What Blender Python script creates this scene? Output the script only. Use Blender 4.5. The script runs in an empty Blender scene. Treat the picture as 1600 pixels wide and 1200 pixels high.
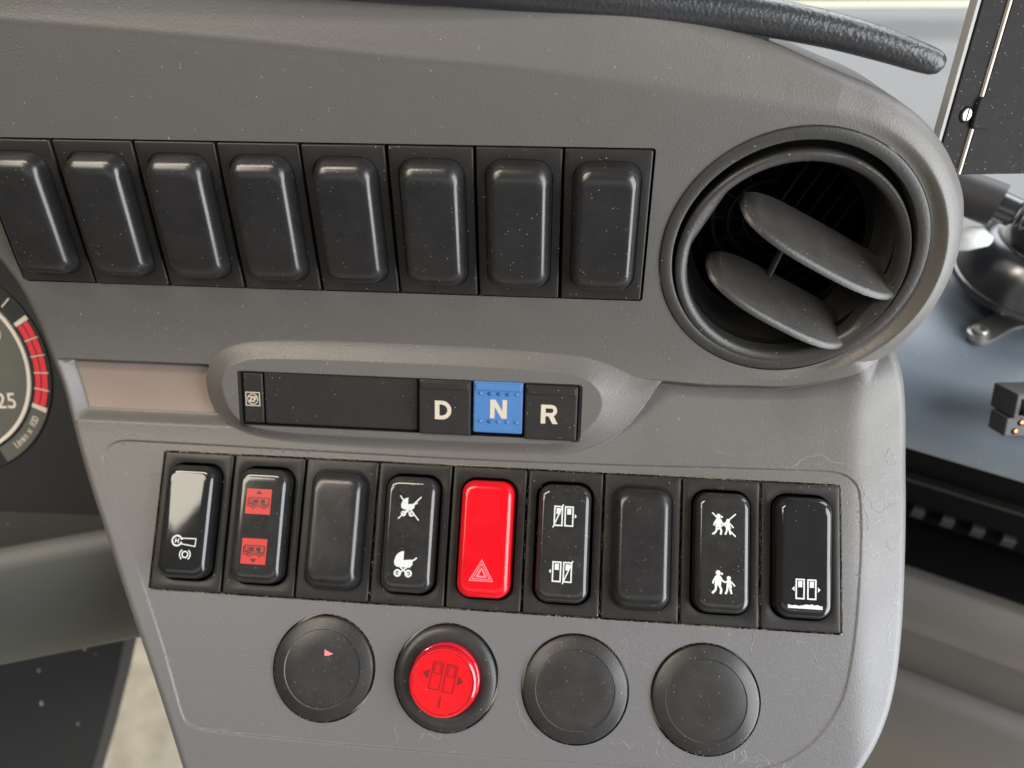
import bpy, bmesh, math, random
import numpy as np
from mathutils import Matrix, Vector
from mathutils.geometry import delaunay_2d_cdt

random.seed(7)
rng = np.random.default_rng(7)
SC = bpy.context.scene
COL = SC.collection
rad = math.radians
MM = 0.001

# ------------------------------------------------------------------ frames
# "dash" millimetres: x right along the fascia, y down the upper fascia, z away from the driver
AL = rad(12.0)                              # upper fascia leans back 12 degrees
OW = Vector((0, 0, 0.95))
RD = Matrix(((1, 0, 0), (0, -math.sin(AL), math.cos(AL)), (0, -math.cos(AL), -math.sin(AL))))


def d2w(x, y, z):
    return RD @ Vector((x * MM, y * MM, z * MM)) + OW


# ------------------------------------------------------------------ camera
CAM_DASH = (155.4922, -59.8899, -214.4894)
cam_d = bpy.data.cameras.new("camera")
cam = bpy.data.objects.new("camera", cam_d)
COL.objects.link(cam)
cx, cy, cz = Vector((0.9959, 0.0864, -0.0266)), Vector((0.0419, -0.7015, -0.7115)), Vector((-0.0801, 0.7074, -0.7022))
cz.normalize(); cx = (cx - cz * cx.dot(cz)).normalized(); cy = cz.cross(cx)
m = Matrix((cx, -cy, -cz)).transposed().to_4x4()
m.translation = d2w(*CAM_DASH)
cam.matrix_world = m
cam_d.sensor_width = 36.0
cam_d.lens = 27.0
cam_d.clip_start = 0.01
cam_d.clip_end = 50.0
cam_d.dof.use_dof = True
cam_d.dof.focus_distance = 0.228
cam_d.dof.aperture_fstop = 8.5
SC.camera = cam

# ------------------------------------------------------------------ world + lamps (bus windows, plus an added overhead lamp and cabin fill)
W = bpy.data.worlds.new("World")
SC.world = W
W.use_nodes = True
bg = W.node_tree.nodes["Background"]
bg.inputs[0].default_value = (0.90, 0.95, 1.0, 1)
bg.inputs[1].default_value = 0.07
SC.view_settings.view_transform = 'Standard'
SC.view_settings.look = 'None'
SC.view_settings.exposure = -0.22
SC.view_settings.gamma = 1.0


def area(name, loc, target, sx, sy, power, col):
    l = bpy.data.lights.new(name, 'AREA')
    l.shape = 'RECTANGLE'; l.size = sx; l.size_y = sy; l.energy = power; l.color = col
    o = bpy.data.objects.new(name, l)
    COL.objects.link(o)
    o.location = loc
    o.rotation_euler = (Vector(target) - Vector(loc)).to_track_quat('-Z', 'Y').to_euler()
    return o


area("windscreen_light", (0.70, 0.95, 1.70), (0.20, 0.05, 0.9), 2.0, 0.9, 44, (0.93, 0.97, 1.0))
area("door_window_light", (0.95, -0.38, 1.05), (0.15, 0.0, 0.93), 0.70, 1.2, 34, (0.95, 0.98, 1.0))
area("driver_window_light", (-0.64, -0.56, 1.87), (0.03, -0.05, 0.845), 0.5, 0.40, 9.5, (1.0, 0.94, 0.78))
area("overhead_light", (-0.26, -0.13, 1.55), (-0.26, -0.13, 0.9), 0.5, 0.09, 5.0, (1.0, 0.86, 0.72))  # added overhead lamp, hung low for cap highlights and a brighter fascia top
area("cabin_fill_light", (0.10, -1.80, 1.60), (0.15, 0.0, 0.9), 2.4, 0.7, 5.0, (1.0, 0.95, 0.90))  # soft fill lamp added behind the driver to lift the fascia


# ------------------------------------------------------------------ materials
def new_mat(name):
    mt = bpy.data.materials.new(name)
    mt.use_nodes = True
    nt = mt.node_tree
    return mt, nt, nt.nodes, nt.links, nt.nodes["Principled BSDF"]


def plastic(name, col, rough=0.45, bump=0.12, bscale=2200, dust=0.0, dscale=420, var=0.10, coat=0.0, spec=0.5,
            metallic=0.0, smear=0.0, bdist=0.00012, film=0.0):
    mt, nt, N, L, P = new_mat(name)
    tc0 = N.new("ShaderNodeTexCoord"); oi = N.new("ShaderNodeObjectInfo")
    om = N.new("ShaderNodeVectorMath"); om.operation = 'SCALE'; om.inputs[0].default_value = (1.7, 2.3, 0.9)
    L.new(oi.outputs["Random"], om.inputs[3])
    ov = N.new("ShaderNodeVectorMath"); ov.operation = 'ADD'
    L.new(tc0.outputs["Object"], ov.inputs[0]); L.new(om.outputs[0], ov.inputs[1])

    class _TC:
        outputs = {"Object": ov.outputs[0]}
    tc = _TC
    P.inputs["Roughness"].default_value = rough
    P.inputs["Metallic"].default_value = metallic
    P.inputs["Specular IOR Level"].default_value = spec
    P.inputs["Coat Weight"].default_value = coat
    P.inputs["Coat Roughness"].default_value = 0.08
    nv = N.new("ShaderNodeTexNoise"); nv.inputs["Scale"].default_value = 45; nv.inputs["Detail"].default_value = 5
    L.new(tc.outputs["Object"], nv.inputs["Vector"])
    mx = N.new("ShaderNodeMix"); mx.data_type = 'RGBA'
    c0 = [c * (1 - var) for c in col] + [1]; c1 = [min(1, c * (1 + var)) for c in col] + [1]
    mx.inputs[6].default_value = c0; mx.inputs[7].default_value = c1
    L.new(nv.outputs["Fac"], mx.inputs[0])
    out = mx.outputs[2]
    rsock = None
    if film > 0:      # thin uneven layer of grey dust
        fn = N.new("ShaderNodeTexNoise"); fn.inputs["Scale"].default_value = 160; fn.inputs["Detail"].default_value = 8
        fn.inputs["Roughness"].default_value = 0.75
        L.new(tc.outputs["Object"], fn.inputs["Vector"])
        fr = N.new("ShaderNodeMapRange"); fr.inputs[1].default_value = 0.40; fr.inputs[2].default_value = 0.78
        fr.inputs[3].default_value = film * 0.25; fr.inputs[4].default_value = film
        L.new(fn.outputs["Fac"], fr.inputs[0])
        ge = N.new("ShaderNodeNewGeometry"); gs_ = N.new("ShaderNodeSeparateXYZ"); L.new(ge.outputs["Normal"], gs_.inputs[0])
        gr = N.new("ShaderNodeMapRange"); gr.inputs[1].default_value = 0.45; gr.inputs[2].default_value = 0.95
        gr.inputs[3].default_value = 0.0; gr.inputs[4].default_value = film * 1.1
        L.new(gs_.outputs[2], gr.inputs[0])
        ga = N.new("ShaderNodeMath"); ga.operation = 'ADD'; L.new(fr.outputs[0], ga.inputs[0])
        gn = N.new("ShaderNodeMath"); gn.operation = 'MULTIPLY'; L.new(gr.outputs[0], gn.inputs[0]); L.new(fn.outputs["Fac"], gn.inputs[1])
        L.new(gn.outputs[0], ga.inputs[1]); fr = ga
        fm = N.new("ShaderNodeMix"); fm.data_type = 'RGBA'
        fm.inputs[7].default_value = (0.34, 0.31, 0.27, 1)
        L.new(fr.outputs[0], fm.inputs[0]); L.new(out, fm.inputs[6]); out = fm.outputs[2]
    if dust > 0:
        for sc, thr, dd in ((dscale * 1.3, 0.075, dust * 0.4), (dscale * 2.8, 0.15, dust * 0.8)):
            vo = N.new("ShaderNodeTexVoronoi"); vo.inputs["Scale"].default_value = sc
            L.new(tc.outputs["Object"], vo.inputs["Vector"])
            lt = N.new("ShaderNodeMath"); lt.operation = 'LESS_THAN'; lt.inputs[1].default_value = thr
            L.new(vo.outputs["Distance"], lt.inputs[0])
            sp = N.new("ShaderNodeSeparateColor"); L.new(vo.outputs["Color"], sp.inputs[0])
            gt = N.new("ShaderNodeMath"); gt.operation = 'LESS_THAN'; gt.inputs[1].default_value = dd
            L.new(sp.outputs[0], gt.inputs[0])
            mu = N.new("ShaderNodeMath"); mu.operation = 'MULTIPLY'
            L.new(lt.outputs[0], mu.inputs[0]); L.new(gt.outputs[0], mu.inputs[1])
            mu2 = N.new("ShaderNodeMath"); mu2.operation = 'MULTIPLY'
            L.new(mu.outputs[0], mu2.inputs[0]); L.new(sp.outputs[1], mu2.inputs[1])
            dm = N.new("ShaderNodeMix"); dm.data_type = 'RGBA'; dm.inputs[7].default_value = (0.42, 0.39, 0.34, 1)
            L.new(mu2.outputs[0], dm.inputs[0]); L.new(out, dm.inputs[6]); out = dm.outputs[2]
    L.new(out, P.inputs["Base Color"])
    if smear > 0:
        sn = N.new("ShaderNodeTexNoise"); sn.inputs["Scale"].default_value = 90; sn.inputs["Detail"].default_value = 6
        L.new(tc.outputs["Object"], sn.inputs["Vector"])
        mr = N.new("ShaderNodeMapRange"); mr.inputs[1].default_value = 0.3; mr.inputs[2].default_value = 0.7
        mr.inputs[3].default_value = max(0.02, rough - smear); mr.inputs[4].default_value = rough + smear
        L.new(sn.outputs["Fac"], mr.inputs[0]); L.new(mr.outputs[0], P.inputs["Roughness"])
    if bump > 0:
        bn = N.new("ShaderNodeTexNoise"); bn.inputs["Scale"].default_value = bscale; bn.inputs["Detail"].default_value = 3
        L.new(tc.outputs["Object"], bn.inputs["Vector"])
        bp = N.new("ShaderNodeBump"); bp.inputs["Strength"].default_value = bump; bp.inputs["Distance"].default_value = bdist
        L.new(bn.outputs["Fac"], bp.inputs["Height"]); L.new(bp.outputs[0], P.inputs["Normal"])
    return mt


def fascia_material():
    mt = plastic("fascia_plastic", (0.117, 0.111, 0.106), 0.43, 0.62, 2100, dust=0.05, dscale=330, var=0.025, smear=0.035, bdist=0.00018)
    nt = mt.node_tree; N, L = nt.nodes, nt.links
    P = N["Principled BSDF"]
    tc = N.new("ShaderNodeTexCoord")
    # peeling soft coat: thin raised wandering edges, only at the lower right of the fascia
    n1 = N.new("ShaderNodeTexNoise"); n1.inputs["Scale"].default_value = 26; n1.inputs["Detail"].default_value = 4
    n1.inputs["Roughness"].default_value = 0.66
    L.new(tc.outputs["Object"], n1.inputs["Vector"])
    sb = N.new("ShaderNodeMath"); sb.operation = 'SUBTRACT'; sb.inputs[1].default_value = 0.52
    L.new(n1.outputs["Fac"], sb.inputs[0])
    ab = N.new("ShaderNodeMath"); ab.operation = 'ABSOLUTE'; L.new(sb.outputs[0], ab.inputs[0])
    ln = N.new("ShaderNodeMapRange"); ln.inputs[1].default_value = 0.0; ln.inputs[2].default_value = 0.006
    ln.inputs[3].default_value = 1.0; ln.inputs[4].default_value = 0.0
    L.new(ab.outputs[0], ln.inputs[0])
    sx = N.new("ShaderNodeSeparateXYZ"); L.new(tc.outputs["Object"], sx.inputs[0])
    mxr = N.new("ShaderNodeMapRange"); mxr.inputs[1].default_value = 0.13; mxr.inputs[2].default_value = 0.20
    L.new(sx.outputs[0], mxr.inputs[0])
    myr = N.new("ShaderNodeMapRange"); myr.inputs[1].default_value = -0.085; myr.inputs[2].default_value = -0.095
    L.new(sx.outputs[1], myr.inputs[0])
    n2 = N.new("ShaderNodeTexNoise"); n2.inputs["Scale"].default_value = 22
    L.new(tc.outputs["Object"], n2.inputs["Vector"])
    m2 = N.new("ShaderNodeMapRange"); m2.inputs[1].default_value = 0.47; m2.inputs[2].default_value = 0.56
    L.new(n2.outputs["Fac"], m2.inputs[0])
    prev = ln.outputs[0]
    for sck in (mxr.outputs[0], myr.outputs[0], m2.outputs[0]):
        mu = N.new("ShaderNodeMath"); mu.operation = 'MULTIPLY'; L.new(prev, mu.inputs[0]); L.new(sck, mu.inputs[1]); prev = mu.outputs[0]
    lk = P.inputs["Base Color"].links[0]
    src = lk.from_socket
    # the worn lower panel is a little cooler than the upper fascia
    cool = N.new("ShaderNodeMix"); cool.data_type = 'RGBA'; cool.inputs[7].default_value = (0.147, 0.146, 0.158, 1)
    cf = N.new("ShaderNodeMapRange"); cf.inputs[1].default_value = -0.098; cf.inputs[2].default_value = -0.14
    cf.inputs[3].default_value = 0.0; cf.inputs[4].default_value = 0.8
    L.new(sx.outputs[1], cf.inputs[0])
    L.new(cf.outputs[0], cool.inputs[0]); L.new(src, cool.inputs[6])
    mp = N.new("ShaderNodeMapping"); mp.inputs["Rotation"].default_value = (0, 0, rad(52)); mp.inputs["Scale"].default_value = (260, 2600, 400)
    L.new(tc.outputs["Object"], mp.inputs["Vector"])
    sn_ = N.new("ShaderNodeTexNoise"); sn_.inputs["Scale"].default_value = 1.0; sn_.inputs["Detail"].default_value = 3
    L.new(mp.outputs[0], sn_.inputs["Vector"])
    sm_ = N.new("ShaderNodeMapRange"); sm_.inputs[1].default_value = 0.60; sm_.inputs[2].default_value = 0.72
    L.new(sn_.outputs["Fac"], sm_.inputs[0])
    ss_ = N.new("ShaderNodeMath"); ss_.operation = 'MULTIPLY'; L.new(sm_.outputs[0], ss_.inputs[0]); L.new(mxr.outputs[0], ss_.inputs[1])
    st_ = N.new("ShaderNodeMath"); st_.operation = 'MULTIPLY'; L.new(ss_.outputs[0], st_.inputs[0]); L.new(myr.outputs[0], st_.inputs[1])
    su2 = N.new("ShaderNodeMath"); su2.operation = 'MULTIPLY'; su2.inputs[1].default_value = 0.12; L.new(st_.outputs[0], su2.inputs[0])
    scm = N.new("ShaderNodeMix"); scm.data_type = 'RGBA'; scm.inputs[7].default_value = (0.40, 0.39, 0.38, 1)
    L.new(su2.outputs[0], scm.inputs[0]); L.new(cool.outputs[2], scm.inputs[6]); cool = scm
    pm = N.new("ShaderNodeMix"); pm.data_type = 'RGBA'; pm.inputs[7].default_value = (0.42, 0.40, 0.37, 1)
    pk = N.new("ShaderNodeMath"); pk.operation = 'MULTIPLY'; pk.inputs[1].default_value = 0.12
    L.new(prev, pk.inputs[0]); L.new(pk.outputs[0], pm.inputs[0]); L.new(cool.outputs[2], pm.inputs[6])
    L.new(pm.outputs[2], P.inputs["Base Color"])
    old = P.inputs["Normal"].links[0].from_socket
    bp = N.new("ShaderNodeBump"); bp.inputs["Strength"].default_value = 0.25; bp.inputs["Distance"].default_value = 0.0003
    L.new(prev, bp.inputs["Height"]); L.new(old, bp.inputs["Normal"]); L.new(bp.outputs[0], P.inputs["Normal"])
    return mt


M = {}
M['fascia'] = fascia_material()
M['plate'] = plastic("switch_plate_plastic", (0.015, 0.014, 0.014), 0.40, 0.25, 1800, dust=0.09, dscale=420, film=0.018, smear=0.06, spec=0.26)
M['cap'] = plastic("blank_cap_plastic", (0.011, 0.011, 0.012), 0.28, 0.12, 2400, dust=0.12, dscale=520, film=0.022, smear=0.05)
M['gloss'] = plastic("glossy_rocker_plastic", (0.012, 0.012, 0.013), 0.11, 0.02, 1200, dust=0.12, dscale=460, film=0.04, smear=0.04)
M['gloss_clean'] = plastic("clean_glossy_plastic", (0.012, 0.012, 0.013), 0.055, 0.035, 260, dust=0.04, dscale=460, film=0.01, smear=0.02)
M['red'] = plastic("hazard_red_plastic", (0.54, 0.004, 0.010), 0.22, 0.05, 1500, dust=0.03, dscale=460, smear=0.05)
M['void'] = plastic("unlit_black_plastic", (0.004, 0.004, 0.004), 0.8, 0.0, spec=0.05)
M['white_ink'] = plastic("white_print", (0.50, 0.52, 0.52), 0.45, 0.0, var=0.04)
M['pink_ink'] = plastic("pale_red_print", (0.80, 0.16, 0.18), 0.4, 0.0, var=0.04)
M['red_ink'] = plastic("red_print", (0.42, 0.022, 0.018), 0.4, 0.0, var=0.06)
M['dark_ink'] = plastic("dark_print", (0.02, 0.012, 0.012), 0.4, 0.0)
M['wine_ink'] = plastic("dark_red_print", (0.16, 0.003, 0.006), 0.4, 0.0)
M['cream_ink'] = plastic("cream_print", (0.44, 0.39, 0.32), 0.5, 0.1, 2500, var=0.08)
M['strip'] = plastic("brushed_pinkish_metal", (0.25, 0.195, 0.17), 0.40, 0.3, 1600, metallic=0.35, var=0.14)
M['blue'] = plastic("blue_key_plastic", (0.045, 0.135, 0.33), 0.38, 0.12, 1500, dust=0.04, var=0.08)
M['blue_dark'] = plastic("worn_dark_bump", (0.012, 0.04, 0.13), 0.4, 0.0)
M['vent'] = plastic("vent_plastic", (0.017, 0.016, 0.0155), 0.42, 0.6, 1300, dust=0.12, dscale=380, film=0.035)
M['vent_dark'] = plastic("vent_inner_plastic", (0.006, 0.0055, 0.0055), 0.5, 0.2, 1300, spec=0.15)
M['plug'] = plastic("blanking_plug_plastic", (0.018, 0.018, 0.019), 0.36, 0.25, 1700, dust=0.16, dscale=520, film=0.03, spec=0.34, smear=0.05)
M['leather'] = plastic("black_leatherette", (0.017, 0.018, 0.021), 0.34, 0.0, dust=0.05)
M['cluster'] = plastic("cluster_face_black", (0.014, 0.014, 0.015), 0.55, 0.05, 1500, dust=0.04, dscale=300)
M['dial'] = plastic("dial_face_olive", (0.085, 0.085, 0.072), 0.55, 0.05, 1500)
M['dial_white'] = plastic("dial_white_print", (0.58, 0.53, 0.46), 0.5, 0.0)
M['dial_red'] = plastic("dial_red_print", (0.62, 0.035, 0.05), 0.45, 0.0)
M['knee'] = plastic("knee_panel_plastic", (0.038, 0.040, 0.037), 0.5, 0.4, 900, dust=0.02, dscale=180)
M['console'] = plastic("console_plastic", (0.105, 0.128, 0.155), 0.45, 0.5, 900, dust=0.03, dscale=200)
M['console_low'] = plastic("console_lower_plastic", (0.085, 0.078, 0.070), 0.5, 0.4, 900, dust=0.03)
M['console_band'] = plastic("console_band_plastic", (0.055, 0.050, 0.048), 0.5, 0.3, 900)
M['tablet'] = plastic("dusty_black_steel", (0.012, 0.011, 0.011), 0.6, 0.2, 1500, dust=0.30, dscale=420, film=0.015, spec=0.06)
M['steel'] = plastic("bright_steel", (0.30, 0.29, 0.27), 0.38, 0.15, 900, metallic=0.8)
M['grey_edge'] = plastic("grey_edge_plastic", (0.26, 0.26, 0.25), 0.6, 0.1, spec=0.2)
M['edge_metal'] = plastic("bare_metal_edge", (0.40, 0.37, 0.32), 0.5, 0.3, 2500, metallic=0.3)
M['chrome'] = plastic("dark_chrome", (0.11, 0.11, 0.115), 0.24, 0.1, 700, metallic=0.8, var=0.15)
M['rubber'] = plastic("black_rubber", (0.02, 0.02, 0.021), 0.55, 0.2, 900)
M['whiteplastic'] = plastic("white_lever_plastic", (0.70, 0.74, 0.74), 0.35, 0.0)
M['greymetal'] = plastic("cast_grey_metal", (0.24, 0.23, 0.21), 0.45, 0.8, 600, metallic=0.5, bdist=0.0005)
M['copper'] = plastic("copper_contacts", (0.50, 0.22, 0.09), 0.4, 0.0, metallic=0.9)
M['dash_top'] = plastic("dash_top_grey", (0.125, 0.125, 0.127), 0.55, 0.6, 700, var=0.10)
M['sill'] = plastic("windscreen_sill_cream", (0.55, 0.52, 0.40), 0.4, 0.1, 500)
M['frit'] = plastic("green_black_glass_edge", (0.05, 0.075, 0.055), 0.3, 0.0)
M['pale_floor'] = plastic("worn_floor_vinyl", (0.50, 0.45, 0.36), 0.6, 0.3, 300, var=0.45)
M['dust'] = plastic("dust_grains", (0.40, 0.34, 0.25), 0.9, 0.0, var=0.3)
M['lint'] = plastic("lint_fibres", (0.62, 0.58, 0.52), 0.8, 0.0, var=0.2)
M['pinkscrap'] = plastic("pink_scrap", (0.85, 0.18, 0.22), 0.6, 0.0)
M['grey_tab'] = plastic("grey_tab_plastic", (0.03, 0.03, 0.034), 0.4, 0.1)

# pebbled leather: voronoi bump
nt = M['leather'].node_tree
N_, L_ = nt.nodes, nt.links
tc = N_.new("ShaderNodeTexCoord")
vo = N_.new("ShaderNodeTexVoronoi"); vo.inputs["Scale"].default_value = 1150; vo.feature = 'SMOOTH_F1'
nz = N_.new("ShaderNodeTexNoise"); nz.inputs["Scale"].default_value = 500; nz.inputs["Detail"].default_value = 2
mxv = N_.new("ShaderNodeMix"); mxv.data_type = 'VECTOR'; mxv.inputs[0].default_value = 0.0010
L_.new(tc.outputs["Object"], nz.inputs["Vector"]); L_.new(tc.outputs["Object"], mxv.inputs[4]); L_.new(nz.outputs["Color"], mxv.inputs[5])
L_.new(mxv.outputs[1], vo.inputs["Vector"])
bp = N_.new("ShaderNodeBump"); bp.inputs["Strength"].default_value = 0.45; bp.inputs["Distance"].default_value = 0.0003; bp.invert = True
L_.new(vo.outputs["Distance"], bp.inputs["Height"]); L_.new(bp.outputs[0], N_["Principled BSDF"].inputs["Normal"])

# translucent red lens
mt, nt, N_, L_, P_ = new_mat("red_translucent_lens")
P_.inputs["Base Color"].default_value = (0.75, 0.006, 0.02, 1)
P_.inputs["Roughness"].default_value = 0.12
P_.inputs["Transmission Weight"].default_value = 0.35
P_.inputs["Coat Weight"].default_value = 0.5
M['redlens'] = mt
M['redcap'] = plastic("red_button_face", (0.52, 0.003, 0.007), 0.30, 0.1, 900, dust=0.03)


# ------------------------------------------------------------------ mesh helpers
class MB:
    """collects faces in millimetres"""
    def __init__(self):
        self.v, self.f = [], []

    def add(self, vs, fs):
        o = len(self.v)
        self.v += [tuple(v) for v in vs]
        self.f += [tuple(i + o for i in f) for f in fs]
        return self

    def loops(self, rings, cap0=False, cap1=True, close=True):
        n = len(rings[0]); vs = [p for r in rings for p in r]; fs = []
        for k in range(len(rings) - 1):
            for i in range(n if close else n - 1):
                j = (i + 1) % n
                fs.append((k * n + i, k * n + j, (k + 1) * n + j, (k + 1) * n + i))
        if cap0: fs.append(tuple(reversed(range(n))))
        if cap1: fs.append(tuple((len(rings) - 1) * n + i for i in range(n)))
        return self.add(vs, fs)

    def box(self, x0, y0, z0, x1, y1, z1, b=0.0):
        if b <= 0:
            vs = [(x, y, z) for z in (z0, z1) for y in (y0, y1) for x in (x0, x1)]
            return self.add(vs, [(0, 2, 3, 1), (4, 5, 7, 6), (0, 1, 5, 4), (2, 6, 7, 3), (0, 4, 6, 2), (1, 3, 7, 5)])
        hx, hy = (x1 - x0) / 2, (y1 - y0) / 2; mx_, my_ = (x0 + x1) / 2, (y0 + y1) / 2
        lv = [(0, z0)] + [(b * (1 - math.sin(a)), z1 - b * (1 - math.cos(a))) for a in [rad(90), rad(60), rad(30), 0][::1]]
        rings = []
        for ins, z in [(0, z0), (0, z1 - b), (b * 0.13, z1 - b * 0.5), (b * 0.5, z1 - b * 0.13), (b, z1), (b * 1.2, z1)]:
            rings.append(rrect(hx - ins, hy - ins, max(b - ins, 0.02), z, mx_, my_, 3))
        return self.loops(rings, cap0=True)

    def lathe(self, prof, n=72, cx=0, cy=0, cap=False):
        rings = [[(cx + r * math.cos(2 * math.pi * i / n), cy + r * math.sin(2 * math.pi * i / n), z) for i in range(n)] for r, z in prof]
        return self.loops(rings, cap1=cap)

    def prism(self, poly, z0, z1):
        n = len(poly)
        return self.loops([[(x, y, z0) for x, y in poly], [(x, y, z1) for x, y in poly]], cap0=True)

    def tube(self, pts, radii, n=12, cap=True):
        rings = []
        pts = [Vector(p) for p in pts]
        up = Vector((0, 0, 1))
        for i, p in enumerate(pts):
            d = (pts[min(i + 1, len(pts) - 1)] - pts[max(i - 1, 0)]).normalized()
            a = d.cross(up)
            if a.length < 1e-4: a = d.cross(Vector((0, 1, 0)))
            a.normalize(); b = a.cross(d)
            r = radii[i] if hasattr(radii, '__len__') else radii
            rx, ry = r if hasattr(r, '__len__') else (r, r)
            rings.append([tuple(p + a * rx * math.cos(t) + b * ry * math.sin(t)) for t in [2 * math.pi * k / n for k in range(n)]])
        return self.loops(rings, cap0=cap, cap1=cap)

    def build(self, name, mat, parent=None, angle=38, smooth=True, matrix=None):
        me = bpy.data.meshes.new(name)
        me.from_pydata([(x * MM, y * MM, z * MM) for x, y, z in self.v], [], self.f)
        me.update()
        bm = bmesh.new(); bm.from_mesh(me); bmesh.ops.recalc_face_normals(bm, faces=bm.faces); bm.to_mesh(me); bm.free()
        if smooth:
            me.polygons.foreach_set("use_smooth", [True] * len(me.polygons))
            me.set_sharp_from_angle(angle=rad(angle))
        me.materials.append(mat)
        o = bpy.data.objects.new(name, me)
        COL.objects.link(o)
        if parent: o.parent = parent
        if matrix is not None: o.matrix_local = matrix
        return o


def rrect(hw, hh, r, z, cx=0, cy=0, seg=6):
    r = max(min(r, hw - 1e-4, hh - 1e-4), 1e-3)
    out = []
    for sx, sy, a0 in ((1, 1, 0), (-1, 1, 90), (-1, -1, 180), (1, -1, 270)):
        for k in range(seg + 1):
            a = rad(a0 + 90 * k / seg)
            out.append((cx + sx * (hw - r) + r * math.cos(a), cy + sy * (hh - r) + r * math.sin(a), z))
    return out


class Sym:
    """flat print: every stroke is a thin polygon lying just proud of the face"""
    def __init__(self):
        self.polys = []

    def poly(self, pts): self.polys.append(list(pts)); return self

    def seg(self, p, q, w):
        (x0, y0), (x1, y1) = p, q
        l = math.hypot(x1 - x0, y1 - y0) or 1; nx, ny = -(y1 - y0) / l * w / 2, (x1 - x0) / l * w / 2
        return self.poly([(x0 + nx, y0 + ny), (x0 - nx, y0 - ny), (x1 - nx, y1 - ny), (x1 + nx, y1 + ny)])

    def path(self, pts, w, closed=False):
        pts = list(pts)
        if closed: pts.append(pts[0])
        for a, b in zip(pts, pts[1:]): self.seg(a, b, w)
        for p in pts[1:-1] if not closed else pts: self.disc(p, w / 2, 8)
        return self

    def disc(self, c, r, n=20): return self.poly([(c[0] + r * math.cos(2 * math.pi * i / n), c[1] + r * math.sin(2 * math.pi * i / n)) for i in range(n)])

    def ring(self, c, r0, r1, a0=0, a1=360, n=24):
        for i in range(n):
            t0, t1 = rad(a0 + (a1 - a0) * i / n), rad(a0 + (a1 - a0) * (i + 1) / n)
            self.poly([(c[0] + r * math.cos(t), c[1] + r * math.sin(t)) for r, t in ((r0, t0), (r1, t0), (r1, t1), (r0, t1))])
        return self

    def rect(self, x0, y0, x1, y1): return self.poly([(x0, y0), (x1, y0), (x1, y1), (x0, y1)])

    def frame(self, x0, y0, x1, y1, w):
        self.rect(x0, y0, x1, y0 + w); self.rect(x0, y1 - w, x1, y1)
        self.rect(x0, y0 + w, x0 + w, y1 - w); return self.rect(x1 - w, y0 + w, x1, y1 - w)

    def build(self, name, mat, parent, z, xf=None, step=0.006):
        me = bpy.data.meshes.new(name)
        bm = bmesh.new()
        for k, pl in enumerate(self.polys):
            zz = z + step * (k % 12)
            pts = [(xf(*p) if xf else p) for p in pl]
            a = sum(p[0] * q[1] - q[0] * p[1] for p, q in zip(pts, pts[1:] + pts[:1]))
            if a < 0: pts.reverse()
            vs = [bm.verts.new((p[0] * MM, p[1] * MM, zz * MM)) for p in pts]
            bm.faces.new(vs)
        bmesh.ops.triangulate(bm, faces=[f for f in bm.faces if len(f.verts) > 4])
        bm.to_mesh(me); bm.free()
        me.materials.append(mat)
        o = bpy.data.objects.new(name, me); COL.objects.link(o)
        o.parent = parent
        return o


def text_polys(body, size, bold=0.0, sx=1.0, align='CENTER'):
    cu = bpy.data.curves.new("lettering", 'FONT')
    cu.body = body; cu.size = size; cu.offset = bold; cu.align_x = align; cu.align_y = 'CENTER'; cu.resolution_u = 6
    ob = bpy.data.objects.new("lettering", cu)
    me = bpy.data.meshes.new_from_object(ob)
    vs = [(v.co.x * sx, v.co.y) for v in me.vertices]
    fs = [tuple(p.vertices) for p in me.polygons]
    bpy.data.objects.remove(ob); bpy.data.curves.remove(cu); bpy.data.meshes.remove(me)
    return vs, fs


def text_obj(name, body, size, mat, parent, x, y, z, bold=0.0, rot=0.0, sx=1.0):
    vs, fs = text_polys(body, size, bold, sx)
    c, s = math.cos(rad(rot)), math.sin(rad(rot))
    b = MB(); b.add([(x + c * u - s * v, y + s * u + c * v, z) for u, v in vs], fs)
    me = bpy.data.meshes.new(name)
    me.from_pydata([(p[0] * MM, p[1] * MM, p[2] * MM) for p in b.v], [], b.f); me.update()
    me.materials.append(mat)
    o = bpy.data.objects.new(name, me); COL.objects.link(o); o.parent = parent
    return o


def empty(name, matrix, label=None, cat=None, group=None):
    o = bpy.data.objects.new(name, None); COL.objects.link(o)
    o.empty_display_size = 0.01
    o.matrix_world = matrix
    tag(o, label, cat, group)
    return o


def tag(o, label=None, cat=None, group=None, kind=None):
    if label: o["label"] = label
    if cat: o["category"] = cat
    if group: o["group"] = group
    if kind: o["kind"] = kind
    return o


# ------------------------------------------------------------------ fascia geometry: two planes joined by a concave arc
BEND = 0.7138085
LO = (16.766, 100.565, -17.1139)
YC, TG = 80.807, 23.0
T1 = YC - TG
RR = TG / math.tan(BEND / 2)
T2 = T1 + RR * BEND
VOFF = 104.9765                       # t = v + VOFF on the lower plane
TM = T1 + RR * BEND / 2               # t of the arc's middle (gear selector plane)


def frame_at(x, y, z, tilt):
    """object frame on a plane tilted by `tilt` from the upper fascia: X right, Y up the plane, Z out of it"""
    c, s = math.cos(tilt), math.sin(tilt)
    r = Matrix(((1, 0, 0), (0, -c, -s), (0, s, -c)))
    mt_ = (RD @ r).to_4x4(); mt_.translation = d2w(x, y, z)
    return mt_


def F_up(s, t, h=0): return frame_at(s, t, -h, 0)


def F_low(s, v, h=0):
    return frame_at(s, LO[1] + v * math.cos(BEND) - h * math.sin(BEND), LO[2] - v * math.sin(BEND) - h * math.cos(BEND), BEND)


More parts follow.
